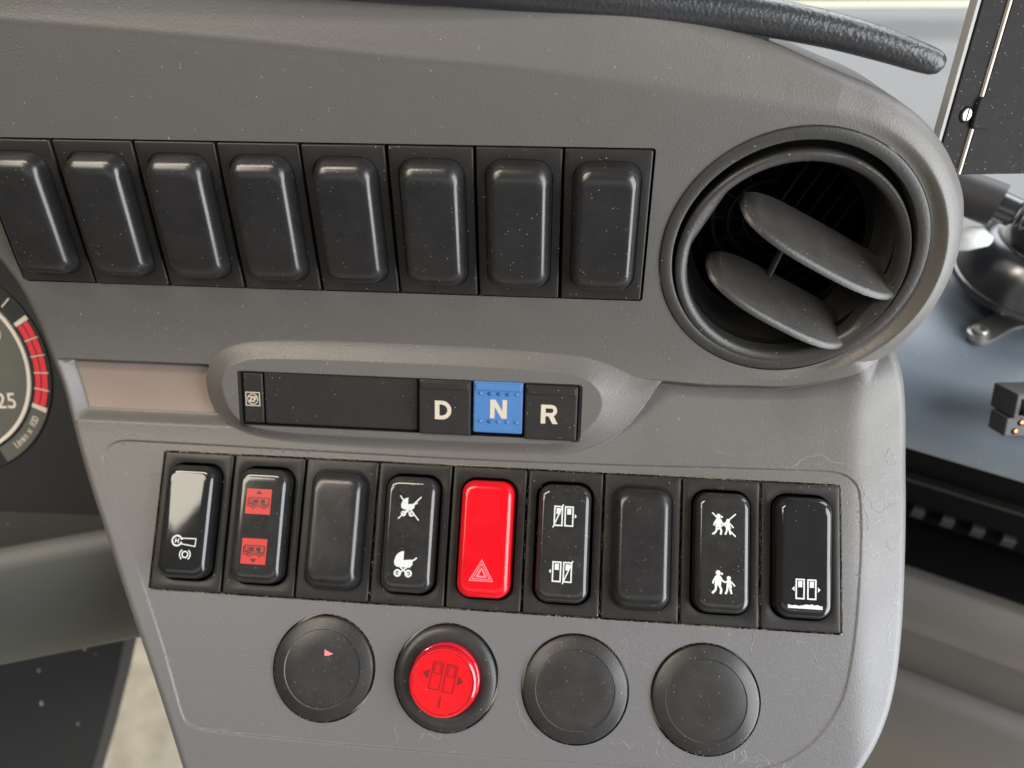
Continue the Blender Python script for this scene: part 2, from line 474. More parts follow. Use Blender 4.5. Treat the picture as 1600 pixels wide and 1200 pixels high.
def F_mid(s, mm, h=0):
    a = BEND / 2
    y0, z0 = T1 + RR * math.sin(a), -RR * (1 - math.cos(a))
    return frame_at(s, y0 + mm * math.cos(a) - h * math.sin(a), z0 - mm * math.sin(a) - h * math.cos(a), a)


def chaikin(p, n=2, closed=True):
    p = np.array(p, float)
    for _ in range(n):
        q = np.roll(p, -1, 0) if closed else p[1:]
        a = p if closed else p[:-1]
        r = np.empty((2 * len(a), 2)); r[0::2] = .75 * a + .25 * q; r[1::2] = .25 * a + .75 * q
        p = r if closed else np.vstack([p[:1], r, p[-1:]])
    return p


def resample(p, step, closed=True):
    p = np.array(p, float)
    q = np.vstack([p, p[:1]]) if closed else p
    d = np.r_[0, np.cumsum(np.hypot(*np.diff(q, axis=0).T))]
    n = max(3, int(round(d[-1] / step)))
    u = np.linspace(0, d[-1], n + 1)[:n if closed else n + 1]
    return np.c_[np.interp(u, d, q[:, 0]), np.interp(u, d, q[:, 1])]


def sdf(poly, s, t):
    """signed distance, positive inside"""
    a = np.array(poly, float); b = np.roll(a, -1, 0)
    d2 = np.full(s.shape, 1e18); ins = np.zeros(s.shape, bool)
    for (x0, y0), (x1, y1) in zip(a, b):
        ex, ey = x1 - x0, y1 - y0; l = ex * ex + ey * ey + 1e-12
        k = np.clip(((s - x0) * ex + (t - y0) * ey) / l, 0, 1)
        d2 = np.minimum(d2, (s - x0 - k * ex) ** 2 + (t - y0 - k * ey) ** 2)
        c = (y0 > t) != (y1 > t)
        with np.errstate(divide='ignore', invalid='ignore'):
            ins ^= c & (s < ex * (t - y0) / (ey if ey != 0 else 1e-12) + x0)
    return np.where(ins, 1, -1) * np.sqrt(d2)


def sstep(a, b, x):
    k = np.clip((x - a) / (b - a), 0, 1); return k * k * (3 - 2 * k)


VC = (217.0, 30.6)
OUT = chaikin([(-110, -62), (-110, 6), (-60, 12), (-42, 24), (-33, 37), (-28.6, 48.8), (-27.4, 60.6), (-25.4, 74.5), (-22.5, 84), (-19.0, 96.7), (-9.5, 118.3),
               (0, 137.2), (10.8, 159.6), (21, 179.3), (32.6, 203.3), (42, 224), (60, 230), (150, 226), (205, 221), (233, 206), (245, 195), (251.5, 186.3), (255, 180.5), (258.4, 172.4), (260.9, 162.2), (262.6, 150), (263.6, 138.4), (265.0, 112), (265.2, 90), (263.6, 77), (261, 69), (257.8, 63.2), (257.6, 61.2), (261, 53), (263.8, 43), (264.8, 30), (263.5, 19),
               (260.8, 9.8), (250.9, -4), (236.9, -13.7), (219.2, -19.9), (201.7, -26.8), (168, -35), (119, -46), (0, -56)], 2)
ang = np.radians(np.linspace(-72, 52, 130))
FACE = np.array([(-140, -39), (-40, -34.8), (-2.9, -32.4), (32.5, -29.9), (67.4, -27.2), (105.2, -23.6), (135.8, -21.5), (169.5, -17.6), (190, -15.2), (207, -13.0), (221, -11.6)]
                + [(VC[0] + 42 * math.cos(a), VC[1] + 42 * math.sin(a)) for a in ang] + [(250, 72), (320, 80), (320, 280), (-140, 280)])
SEL_OUT = chaikin([(30.7, 85), (30.5, 76), (38, 67.5), (54.4, 64.3), (114, 64.2), (150, 65.6), (160, 66.6), (170, 70), (176, 73.3), (182.6, 73.8), (183.4, 73.9), (183.2, 74.4), (181.0, 78.5), (175, 87), (168, 93.6), (158, 98.2), (148.7, 99.9),
                   (92.8, 100.6), (52.9, 99.6), (40, 96), (34, 91.5)], 3)
SEL_IN = chaikin([(38.3, 83), (38.6, 76), (44.2, 71.4), (54.8, 69.7), (114.6, 69.7), (151.9, 70.4), (161, 73), (165.6, 80), (163, 88), (156, 94.6), (148, 96.4), (93.2, 97.0), (51, 96.6), (41.5, 92)], 2)
STRIP_OUT = np.array([(-22.6, 74.3), (50, 74.3), (50, 95.8), (-16.6, 95.8)])
STRIP_IN = np.array([(-18.4, 75.6), (50, 75.6), (50, 91.6), (-14.0, 91.6)])
SUB = chaikin([(-5.8, 110), (-5.2, 106.5), (-3, 103), (1, 101.6), (7.9, 101.5), (71.1, 101.9), (136.2, 102.3), (236, 100.0), (243, 100.6), (247.6, 104), (248.6, 109), (248.7, 122.9), (246.5, 150.3), (243.4, 167.6),
               (240, 175), (235.7, 181.3), (229.3, 187.4), (221, 192.0), (207, 194.6), (180.8, 195), (120.9, 195.6), (58.4, 195.1), (40, 194.4), (35, 193.2), (32.6, 190.5), (22.8, 167), (7.8, 136.7)], 2)


PE_X = np.linspace(100, 290, 400)
PE_Y = np.interp(PE_X, [120, 150, 176.7, 197.2, 223.1, 240, 246, 252, 258, 270], [71.5, 72, 73.4, 74.6, 74.0, 69.6, 66.6, 63.8, 60.4, 55])
for _ in range(60): PE_Y[1:-1] = (PE_Y[:-2] + 2 * PE_Y[1:-1] + PE_Y[2:]) / 4


def pod_edge(s):
    return np.interp(s, PE_X, PE_Y)


def hfun(s, t):
    h = np.zeros(s.shape)
    # bevel above the ridge and round the pod
    u = -sdf(FACE, s, t)
    k = 0.9
    h -= (0.32 + 0.23 * sstep(150, 215, s) + 0.22 * sstep(203, 258, s)) * k * np.log1p(np.exp(np.clip(u / k, -40, 60)))
    h += 0.14 * np.exp(-((u + 0.2) / 1.1) ** 2) * (1 - sstep(120, 185, s)) * (t < 20)
    # rolled outline
    d = np.clip(sdf(OUT, s, t), 0, None)
    w = 3.2
    q = np.clip(1 - d / w, 0, 1)
    h -= w * (1 - np.sqrt(np.clip(1 - q * q, 0, 1)))
    # raised rim on the outboard side of the vent
    r = np.hypot(s - VC[0], t - VC[1]); th = np.arctan2(t - VC[1], s - VC[0])
    A = 3.4 * np.clip(np.cos(th - rad(12)), 0, 1) ** 1.5
    h += A * sstep(38.2, 41.6, r) * (1 - sstep(43, 66, r))
    # underside of the pod
    te = pod_edge(s)
    qd = t - te
    osel = 1 - sstep(-0.6, 0.2, sdf(SEL_OUT, s, t))
    h -= 5.8 * sstep(-0.6, 2.4, qd) * np.exp(-np.clip(qd - 2.4, 0, None) / 13.0) * sstep(140, 180, s) * osel
    # the lower panel's right flank turns away
    kk2 = 1.5
    h -= 0.30 * kk2 * np.log1p(np.exp(np.clip((s - 247) / kk2, -40, 60))) * sstep(64, 76, t)
    # recess for the metal strip, left of the selector
    do, di = sdf(STRIP_OUT, s, t), sdf(STRIP_IN, s, t)
    ww = np.where(di > 0, 1, np.clip(do, 0, None) / (np.clip(do, 0, None) + np.clip(-di, 0, None) + 1e-9))
    h -= 3.6 * (0.5 * ww + 0.5 * ww * ww * (3 - 2 * ww)) * (s < 49) * osel
    # the step between upper fascia and selector zone (shadow line over strip and selector)
    # selector island: flat plateau with a bevelled surround
    do, di = sdf(SEL_OUT, s, t), sdf(SEL_IN, s, t)
    ww = np.where(di > 0, 1, np.clip(do, 0, None) / (np.clip(do, 0, None) + np.clip(-di, 0, None) + 1e-9))
    mm_ = t - TM
    plateau = 4.4 - mm_ ** 2 / (2 * RR)
    wb = 0.82 * ww + 0.18 * ww * ww * (3 - 2 * ww)
    h += wb * plateau
    # shallow recessed switch panel
    h -= 0.55 * sstep(0.0, 0.75, sdf(SUB, s, t))
    return h


def surf(s, t, h):
    a = np.clip(t - T1, 0, RR * BEND) / RR
    y = np.minimum(t, T1) + RR * np.sin(a); z = -RR * (1 - np.cos(a))
    over = np.clip(t - T2, 0, None)
    y = y + over * math.cos(BEND); z = z - over * math.sin(BEND)
    ny, nz = -np.sin(a), -np.cos(a)
    return np.stack([s, y + h * ny, z + h * nz], -1)


def surf_at(s, t, dh=0.0):
    s = np.atleast_1d(np.array(s, float)); t = np.atleast_1d(np.array(t, float))
    return surf(s, t, hfun(s, t) + dh)


def surf_normal(s, t, e=0.06):
    ds = surf_at(s + e, t) - surf_at(s - e, t); dt = surf_at(s, t + e) - surf_at(s, t - e)
    n = np.cross(dt, ds)
    n /= np.linalg.norm(n, axis=-1, keepdims=True) + 1e-12
    flip = n[:, 2] > 0
    n[flip] *= -1
    return n


def circ(c, r, n): return np.array([(c[0] + r * math.cos(2 * math.pi * i / n), c[1] + r * math.sin(2 * math.pi * i / n)) for i in range(n)])


def rr2(x0, y0, x1, y1, r):
    return np.array([(p[0], p[1]) for p in rrect((x1 - x0) / 2, (y1 - y0) / 2, r, 0, (x0 + x1) / 2, (y0 + y1) / 2, 4)])


UPW = 25.0
HM = 45.79
ROW_UP = (-25.35, -0.4, 175.35, HM + 0.4)
ROW_LO = (LO[0] - 0.4, VOFF - 0.45, LO[0] + 225.4, VOFF + HM + 0.5)
PLUGS = [(78.6, 67.2), (118.7, 67.4), (159.9, 68.0), (200.4, 68.2)]
SLOT = (43.6, TM - 5.1, 158.4, TM + 14.7)
HOLES = [resample(rr2(*ROW_UP, 0.7), 1.0), resample(rr2(*ROW_LO, 0.7), 1.0), circ(VC, 37.9, 150), resample(rr2(*SLOT, 1.2), 1.0)]
HOLES += [circ((s, v + VOFF), 17.0, 90) for s, v in PLUGS]


def build_shell(parent):
    outer = resample(OUT, 0.6)
    pts, edges = [], []

    def addloop(p, close=True):
        o = len(pts); n = len(p)
        pts.extend([tuple(q) for q in p])
        edges.extend([(o + i, o + (i + 1) % n) for i in range(n if close else n - 1)])
    addloop(outer)
    for hl in HOLES: addloop(hl)
    so, si = resample(SEL_OUT, 1.0), resample(SEL_IN, 1.0)
    addloop(so); addloop(si)
    addloop(resample(STRIP_IN[[1, 0, 3, 2]], 1.2, False), False)
    addloop(resample(STRIP_OUT[[1, 0, 3, 2]], 1.2, False), False)
    sub = resample(SUB, 1.1)
    # concentric offsets where relief is fine
    nrm = np.roll(sub, -1, 0) - np.roll(sub, 1, 0); nrm = np.c_[-nrm[:, 1], nrm[:, 0]]; nrm /= np.linalg.norm(nrm, axis=1)[:, None]
    if sdf(SUB, *(sub[:1] + nrm[:1]).T)[0] < 0: nrm = -nrm
    addloop(sub)
    extra = [sub + nrm * k for k in (0.25, 0.5, 0.8)] + [sub - nrm * 0.3]
    nrm = np.roll(outer, -1, 0) - np.roll(outer, 1, 0); nrm = np.c_[-nrm[:, 1], nrm[:, 0]]; nrm /= np.linalg.norm(nrm, axis=1)[:, None] + 1e-9
    if sdf(OUT, *(outer[:1] + nrm[:1]).T)[0] < 0: nrm = -nrm
    extra += [outer + nrm * k for k in (0.12, 0.35, 0.8, 1.4, 2.1, 2.8, 3.4)]
    for pl_, offs in ((so, (-0.9, -0.5, -0.25, 0.25, 0.6, 1.0, 1.5)), (si, (-0.6, -0.3, 0.3, 0.6))):
        nq = np.roll(pl_, -1, 0) - np.roll(pl_, 1, 0); nq = np.c_[-nq[:, 1], nq[:, 0]]; nq /= np.linalg.norm(nq, axis=1)[:, None] + 1e-9
        if sdf(pl_, *(pl_[:1] + nq[:1] * .5).T)[0] < 0: nq = -nq
        extra += [pl_ + nq * k for k in offs]
    sx_ = np.arange(138, 268, 0.8); tx_ = pod_edge(sx_)
    extra += [np.c_[sx_, tx_ + k] for k in (-0.9, -0.6, -0.3, 0, 0.3, 0.7, 1.1, 1.6, 2.1, 2.4, 2.8)]
    for k in (-0.7, -0.35, 0.35, 0.7):
        for a_, b_ in ((STRIP_IN[0], STRIP_IN[1]), (STRIP_IN[0], STRIP_IN[3]), (STRIP_IN[3], STRIP_IN[2]), (STRIP_OUT[0], STRIP_OUT[3]), (STRIP_OUT[0], STRIP_OUT[1]), (STRIP_OUT[3], STRIP_OUT[2])):
            f_ = np.linspace(0, 1, 50)[:, None]; d_ = (b_ - a_) / np.linalg.norm(b_ - a_)
            extra.append(a_ + (b_ - a_) * f_ + np.array([-d_[1], d_[0]]) * k)
    sx_ = np.arange(-60, 215, 1.0); rx_ = np.interp(sx_, FACE[:11, 0], FACE[:11, 1])
    extra += [np.c_[sx_, rx_ + k] for k in (-2, -1.3, -0.8, -0.4, 0, 0.4, 0.8, 1.3, 2, 2.8)]
    extra += [circ(VC, r, 150) for r in (38.6, 39.4, 40.2, 41.0, 41.4, 41.8, 42.2, 42.6, 43.1, 43.7, 44.4, 45.2)]
    gx, gy = np.meshgrid(np.arange(-112, 268, 1.5), np.arange(-64, 232, 1.5))
    g = np.c_[gx.ravel(), gy.ravel()]
    g[:, 0] += (np.round((g[:, 1] + 64) / 1.5) % 2) * 0.75
    allp = np.vstack(extra + [g])
    keep = sdf(OUT, allp[:, 0], allp[:, 1]) > 0.08
    allp = allp[keep]
    for hl in HOLES:
        allp = allp[sdf(hl, allp[:, 0], allp[:, 1]) < -0.35]
    base = np.array(pts)
    a_ = np.radians(np.arange(-85, 95, 0.75))
    for r_ in (40.6, 41.0, 41.3, 41.6, 41.9, 42.2, 42.5, 42.9, 43.4, 44.0, 44.7, 45.4, 46.1):
        q_ = np.c_[VC[0] + r_ * np.cos(a_), VC[1] + r_ * np.sin(a_)]
        q_ = q_[sdf(OUT, q_[:, 0], q_[:, 1]) > 0.2]
        allp = np.vstack([q_, allp])
    # thin out free points that crowd one another or the constraint points
    cell = {}
    out = []
    for p in base: cell.setdefault((int(p[0] // .5), int(p[1] // .5)), []).append(p)
    for p in allp:
        cx_, cy_ = int(p[0] // .5), int(p[1] // .5); ok = True
        for i in (-1, 0, 1):
            for j in (-1, 0, 1):
                for q in cell.get((cx_ + i, cy_ + j), ()):
                    if (q[0] - p[0]) ** 2 + (q[1] - p[1]) ** 2 < 0.03: ok = False
        if ok:
            out.append(p); cell.setdefault((cx_, cy_), []).append(p)
    vin = [Vector((float(p[0]), float(p[1]))) for p in np.vstack([base, np.array(out)])]
    rv, re, rf, _, _, _ = delaunay_2d_cdt(vin, edges, [], 0, 1e-5)
    V = np.array([(v[0], v[1]) for v in rv]); Fc = np.array([f for f in rf if len(f) == 3])
    c = V[Fc].mean(1)
    keep = sdf(OUT, c[:, 0], c[:, 1]) > 0
    for hl in HOLES: keep &= sdf(hl, c[:, 0], c[:, 1]) < 0
    Fc = Fc[keep]
    used = np.unique(Fc); remap = -np.ones(len(V), int); remap[used] = np.arange(len(used))
    V = V[used]; Fc = remap[Fc]
    P = surf_at(V[:, 0], V[:, 1]); Nn = surf_normal(V[:, 0], V[:, 1])
    # walls behind every boundary edge
    ed = {}
    for f in Fc:
        for i in range(3):
            a, b = int(f[i]), int(f[(i + 1) % 3]); ed[(a, b)] = 1
    bd = [(a, b) for (a, b) in ed if (b, a) not in ed]
    nb = len(V)
    onout = np.abs(sdf(OUT, V[:, 0], V[:, 1])) < 0.05
    bv = sorted({i for e in bd for i in e}); id1 = {i: nb + k for k, i in enumerate(bv)}; id2 = {i: nb + len(bv) + k for k, i in enumerate(bv)}
    a = np.clip(V[:, 1] - T1, 0, RR * BEND) / RR
    bn = np.stack([np.zeros(len(V)), -np.sin(a), -np.cos(a)], -1)
    deep = np.array([P[i] - bn[i] * (30.0 if onout[i] else 6.0) for i in bv])
    allv = np.vstack([P, P[bv], deep])
    faces = [tuple(int(i) for i in f) for f in Fc] + [(id1[b], id1[a_], id2[a_], id2[b]) for a_, b in bd]
    # to the dashboard's local frame (X right, Y up, Z out)
    loc = allv * np.array([1, -1, -1]) * MM
    me = bpy.data.meshes.new("shell")
    me.from_pydata(loc.tolist(), [], faces)
    # orientation: outward normal is +Z local
    e1 = loc[Fc[:, 1]] - loc[Fc[:, 0]]; e2 = loc[Fc[:, 2]] - loc[Fc[:, 0]]
    if np.mean(np.cross(e1, e2)[:, 2]) < 0: me.flip_normals()
    me.polygons.foreach_set("use_smooth", [True] * len(me.polygons))
    me.update()
    nl = Nn * np.array([1, -1, -1])
    cust = [(0.0, 0.0, 0.0)] * len(allv)
    cust[:nb] = [tuple(n) for n in nl]
    me.normals_split_custom_set_from_vertices(cust)
    me.materials.append(M['fascia'])
    o = bpy.data.objects.new("shell", me); COL.objects.link(o); o.parent = parent
    return o


dash = empty("dashboard", F_up(0, 0), "grey moulded bus dashboard with two rows of black switches and a rounded end", "dashboard")
shell = build_shell(dash)
for at_, vl_ in (('shadow_terminator_geometry_offset', 0.6), ('shadow_terminator_shading_offset', 0.25)):
    if hasattr(shell, at_): setattr(shell, at_, vl_)

# dark trays behind the openings
b = MB()
b.box(ROW_UP[0] - 2, -ROW_UP[3] - 2, -7.5, ROW_UP[2] + 2, -ROW_UP[1] + 2, -5.0)
b.build("switch_tray", M['void'], dash, smooth=False)
b = MB(); b.box(-2, -HM - 2, -8.5, 227, 2, -6.0)
o = b.build("switch_tray", M['void'], dash, smooth=False)
o.matrix_local = dash.matrix_world.inverted() @ F_low(LO[0], 0)


# metal strip on the recess floor
def patch(name, poly_st, dh, mat, parent, step=1.5):
    x0, y0 = np.min(poly_st, 0); x1, y1 = np.max(poly_st, 0)
    nx, ny = max(2, int((x1 - x0) / step)), max(2, int((y1 - y0) / step))
    a = np.array(poly_st, float)
    U, Vv = np.meshgrid(np.linspace(0, 1, nx + 1), np.linspace(0, 1, ny + 1))
    s = (a[0, 0] * (1 - U) + a[1, 0] * U) * (1 - Vv) + (a[3, 0] * (1 - U) + a[2, 0] * U) * Vv
    t = (a[0, 1] * (1 - U) + a[1, 1] * U) * (1 - Vv) + (a[3, 1] * (1 - U) + a[2, 1] * U) * Vv
    p = surf_at(s.ravel(), t.ravel(), dh) * np.array([1, -1, -1])
    fs = []
    for j in range(ny):
        for i in range(nx):
            k = j * (nx + 1) + i; fs.append((k, k + nx + 1, k + nx + 2, k + 1))
    bb = MB(); bb.add(p.tolist(), fs)
    return bb.build(name, mat, parent)


patch("trim_strip", [(-18.0, 76.0), (30.2, 76.0), (33.2, 91.2), (-13.6, 91.2)], 0.12, M['strip'], dash)


# lifted edges of the peeling soft coat
PEEL = [[(203.1, 100.4), (205.7, 98.0), (212.8, 96.6), (217.9, 96.8), (219.5, 99.4), (224.0, 99.8), (227.0, 100.1), (231.3, 96.3), (235.9, 95.5), (239.9, 97.6), (244.9, 100.0), (248.5, 103.2), (250.4, 107.8), (251.9, 110.7), (254.3, 113.0), (257.6, 110.8), (260.5, 109.6)],
        [(226.9, 96.2), (228.4, 98.1), (226.6, 99.9), (230.0, 101.1), (229.0, 103.4)], [(246.9, 101.9), (249.8, 105.8), (249.6, 112.9), (250.0, 118.8)],
        [(139.7, 176.1), (141.4, 177.5), (142.8, 180.9), (144.6, 183.9), (145.5, 186.5), (148.4, 187.8), (149.4, 191.1)], [(182.4, 181.8), (184.8, 183.5), (186.5, 187.2), (185.8, 191.6), (188.5, 189.5)],
        [(171.2, 188.0), (173.8, 188.5), (175.7, 187.2), (177.7, 189.4), (180.6, 187.6), (181.7, 190.6)], [(103.0, 188.3), (104.6, 191.4), (104.0, 194.0)], [(214.9, 152.7), (214.2, 156.7), (215.0, 160.1)],
        [(258.2, 92.5), (256.7, 95.2), (258.3, 97.8), (260.6, 96.9)], [(256.4, 122.3), (258.3, 124.6), (260.2, 123.7)], [(110, 193), (112, 190), (117, 191.5), (121, 189)], [(189, 186), (192, 184.5), (194, 187.2), (198, 186)]]
b = MB()
for pl in PEEL:
    p = np.array(pl)
    for lev in range(3):          # fractal wander
        q = [p[0]]
        for a_, c_ in zip(p, p[1:]):
            d_ = np.hypot(*(c_ - a_)); q += [(a_ + c_) / 2 + rng.normal(0, 0.13 * d_, 2), c_]
        p = np.array(q)
    n_ = len(p); tg = np.gradient(p, axis=0); nn_ = np.c_[-tg[:, 1], tg[:, 0]]; nn_ /= np.linalg.norm(nn_, axis=1)[:, None] + 1e-9
    wd = (0.045 + 0.06 * rng.random(n_)) * np.sin(np.linspace(0.15, 3.0, n_)) ** 0.5
    L0_, C0_, R0_ = p + nn_ * wd[:, None], p, p - nn_ * wd[:, None]
    rows = [surf_at(L0_[:, 0], L0_[:, 1], 0.015), surf_at(C0_[:, 0], C0_[:, 1], 0.10), surf_at(R0_[:, 0], R0_[:, 1], 0.015)]
    b.loops([(r_ * np.array([1, -1, -1])).tolist() for r_ in rows], cap1=False, close=False)
b.build("peeling_edges", plastic("lifted_soft_coat", (0.24, 0.235, 0.225), 0.5, 0.0), dash, smooth=False)["kind"] = "stuff"

# ------------------------------------------------------------------ switches
def plate_mesh(hole):
    hw, hh = UPW / 2 - 0.42, HM / 2 - 0.1
    b = MB()
    rings = [rrect(hw, hh, 0.5, -4), rrect(hw, hh, 0.5, 0.10), rrect(hw - 0.12, hh - 0.12, 0.45, 0.30), rrect(hw - 0.38, hh - 0.38, 0.4, 0.40)]
    if hole:
        rings += [rrect(9.75, 19.9, 5.2, 0.40), rrect(9.45, 19.6, 5.0, 0.22), rrect(9.4, 19.55, 5.0, -4)]
        b.loops(rings, cap1=False)
    else:
        # shallow step round the moulded cap
        rings += [rrect(9.75, 19.75, 5.0, 0.40), rrect(9.5, 19.5, 4.8, 0.12), rrect(8.0, 18.0, 4, 0.12)]
        b.loops(rings, cap1=True)
    return b


def cap_mesh(hw, hh, r, ztop, fx, fy, zbot, draft=0.5, lean=0.0):
    b = MB(); rings = [rrect(hw, hh, r, zbot, seg=8)]
    zs = ztop - max(fx, fy * 0.8)
    nstep = 9
    rings.append(rrect(hw - draft, hh - draft, r - draft * 0.3, zs, seg=8))
    for k in range(1, nstep + 1):
        a = math.pi / 2 * k / nstep
        ix, iy = fx * (1 - math.cos(a)), fy * (1 - math.cos(a))
        rings.append(rrect(hw - draft - ix, hh - draft - iy, max(r - draft * .3 - ix * .75, 0.6), zs + (ztop - zs) * math.sin(a), seg=8))
    rings.append(rrect(hw - draft - fx - 1.2, hh - draft - fy - 1.2, 0.6, ztop + 0.02, seg=8))
    b.loops(rings)
    return b


UP_LABELS = [
    "blank black switch cover at the far left end of the upper row",
    "blank black switch cover second from the left end of the upper row",
    "blank black switch cover third from the left end of the upper row",
    "blank black switch cover fourth from the left end of the upper row",
    "blank black switch cover fourth from the air vent in the upper row",
    "blank black switch cover third from the air vent in the upper row",
    "blank black switch cover next but one to the air vent in the upper row",
    "blank black switch cover nearest the round air vent in the upper row",
]
PL_BLANK = PL_HOLE = CAP = None
proto = None


def share(name, me, parent, mat=None):
    o = bpy.data.objects.new(name, me); COL.objects.link(o); o.parent = parent
    return o


def blank_switch(matrix, label, group):
    global PL_BLANK, CAP
    matrix = matrix @ Matrix.Rotation(rad(random.uniform(-0.3, 0.3)), 4, 'Z') @ Matrix.Rotation(rad(random.uniform(-0.8, 0.8)), 4, 'X') @ Matrix.Rotation(rad(random.uniform(-0.5, 0.5)), 4, 'Y')
    t = empty("blank_switch_cover", matrix, label, "switch cover", group)
    if PL_BLANK is None:
        p = plate_mesh(False).build("bezel", M['plate'], t); PL_BLANK = p.data
        c = cap_mesh(9.3, 19.3, 4.6, 5.8, 2.4, 4.8, 0.1).build("cap", M['cap'], t, angle=60); CAP = c.data
    else:
        share("bezel", PL_BLANK, t); share("cap", CAP, t)
    return t


for i in range(8):
    blank_switch(F_up(-25 + 25 * i + 12.5, HM / 2, random.uniform(0.05, 0.2)), UP_LABELS[i], "blank covers in the upper switch row")

ROCK = None


def rocker_switch(idx, label, mat=M['gloss'], tilt=0.0, ztop=5.6):
    global PL_HOLE
    mtx = F_low(LO[0] + 25 * idx + 12.5, HM / 2, random.uniform(-0.40, -0.25))
    t = empty("rocker_switch", mtx, label, "switch", "rocker switches in the lower row")
    if PL_HOLE is None:
        p = plate_mesh(True).build("bezel", M['plate'], t); PL_HOLE = p.data
    else:
        share("bezel", PL_HOLE, t)
    rk = cap_mesh(8.75, 18.85, 4.3, ztop, 2.1, 3.2, -3.5, draft=0.35).build("rocker", mat, t, angle=60)
    rk.matrix_local = Matrix.Rotation(rad(tilt), 4, 'X')
    return t, rk, ztop + 0.05


# 1 parking brake
t, rk, z = rocker_switch(0, "glossy rocker switch with white H and brake symbol, left end of lower row", M['gloss_clean'], tilt=-0.2)
sy = Sym(); c = (-1.7, -6.3)
sy.ring(c, 1.35, 1.9, 12, 348); sy.seg((c[0] - 0.55, c[1] - 0.75), (c[0] - 0.45, c[1] + 0.75), 0.33); sy.seg((c[0] + 0.45, c[1] - 0.75), (c[0] + 0.55, c[1] + 0.75), 0.33)
sy.seg((c[0] - 0.5, c[1]), (c[0] + 0.5, c[1]), 0.33)
sy.path([(c[0] + 1.6, c[1] + 0.85), (c[0] + 6.4, c[1] + 0.95), (c[0] + 6.3, c[1] - 1.55), (c[0] + 1.5, c[1] - 0.95)], 0.34)
sy.build("symbol", M['white_ink'], rk, z)
sy = Sym(); c = (1.5, -10.6)
sy.ring(c, 0.75, 1.2); sy.ring(c, 1.6, 2.0, 125, 235, 12); sy.ring(c, 1.6, 2.0, -55, 55, 12)
sy.build("symbol", M['white_ink'], rk, z)

# 2 kneeling: two red squares with a bus
t, rk, z = rocker_switch(1, "rocker switch with two red printed bus squares, one arrow up and one down", tilt=0.5)
for cyy, up in ((7.9, 1), (-8.2, -1)):
    sy = Sym(); sy.rect(-4.3 - .4, cyy - 4.1, 4.1 - .4, cyy + 4.1); sq = sy.build("symbol", M['red_ink'], rk, z)
    q = Sym()
    x0, y0 = -0.5, cyy - up * 0.3
    q.poly([(x0 - 1.1, y0 + up * 2.7), (x0 + 1.1, y0 + up * 2.7), (x0, y0 + up * 3.9)])
    q.path([(x0 - 3.5, y0 - 1.2), (x0 - 3.5, y0 + 0.6), (x0 - 3.1, y0 + 1.5), (x0 + 3.5, y0 + 1.5), (x0 + 3.5, y0 - 1.2)], 0.28)
    q.path([(x0 - 3.5, y0 - 1.2), (x0 - 2.4, y0 - 1.2)], 0.28); q.path([(x0 - 0.9, y0 - 1.2), (x0 + 1.3, y0 - 1.2)], 0.28); q.path([(x0 + 2.7, y0 - 1.2), (x0 + 3.5, y0 - 1.2)], 0.28)
    for wx in (-1.65, 2.0): q.ring((x0 + wx, y0 - 1.3), 0.42, 0.72, 0, 360, 14)
    q.path([(x0 - 2.9, y0 + 1.1), (x0 - 2.9, y0 - 0.3), (x0 - 2.0, y0 - 0.3), (x0 - 2.0, y0 + 1.1)], 0.22)
    q.rect(x0 - 1.5, y0 - 0.2, x0 - 0.1, y0 + 1.0); q.rect(x0 + 0.8, y0 - 0.2, x0 + 2.2, y0 + 1.0)
    q.seg((x0 - 3.4, y0 - 0.5), (x0 + 3.4, y0 - 0.5), 0.22)
    q.build("symbol", M['dark_ink'], rk, z + 0.09)
Sym().ring((0.0, 0.2), 0.75, 0.98).build("indicator_ring", M['plate'], rk, z)


# 4 pram
def pram(sy, cx_, cy_, k, handle=1):
    X = lambda x, y: (cx_ + x * k, cy_ + y * k)
    sy.poly([X(-0.3, 0.25), X(-0.25, 3.9)] + [X(-0.3 - 3.0 * math.sin(a), 0.35 + 3.4 * math.cos(a)) for a in np.linspace(0.15, 1.5, 9)] + [X(-3.4, 0.2)])
    sy.poly([X(-3.4, 0.25), X(-3.1, -0.8), X(-2.2, -1.4), X(1.9, -1.4), X(2.7, -0.6), X(2.9, 0.9), X(2.4, 1.2), X(-0.3, 0.95)])
    sy.path([X(2.7, 0.9), X(3.2, 1.1), X(4.1, 1.9)], 0.5 * k)
    sy.seg(X(-1.4, -1.2), X(1.5, -3.6), 0.45 * k); sy.seg(X(1.2, -1.2), X(-1.8, -3.6), 0.45 * k)
    for wx in (-2.0, 1.6):
        sy.ring(X(wx, -3.3), 0.6 * k, 1.25 * k, 0, 360, 18); sy.disc(X(wx, -3.3), 0.28 * k, 10)


t, rk, z = rocker_switch(3, "rocker switch with a white pram symbol and a crossed-out pram above it")
sy = Sym(); pram(sy, -0.5, 9.0, 0.72); sy.seg((-3.4, 12.3), (3.2, 4.6), 0.4); sy.seg((3.6, 12.2), (-3.6, 4.9), 0.4); sy.build("symbol", M['white_ink'], rk, z)
sy = Sym(); pram(sy, -0.6, -9.0, 0.98); sy.build("symbol", M['white_ink'], rk, z)

# 5 hazard
t, rk, z = rocker_switch(4, "bright red hazard warning switch with a triangle symbol, in the middle of the lower row", M['red'], ztop=6.0)
sy = Sym(); c = (-0.5, -10.9)
for R_, w in ((4.3, 0.32), (3.2, 0.30), (1.7, 0.55)):
    sy.path([(c[0] + R_ * math.cos(rad(a)), c[1] + R_ * math.sin(rad(a))) for a in (90, 210, 330)], w, True)
sy.build("symbol", M['pink_ink'], rk, z)


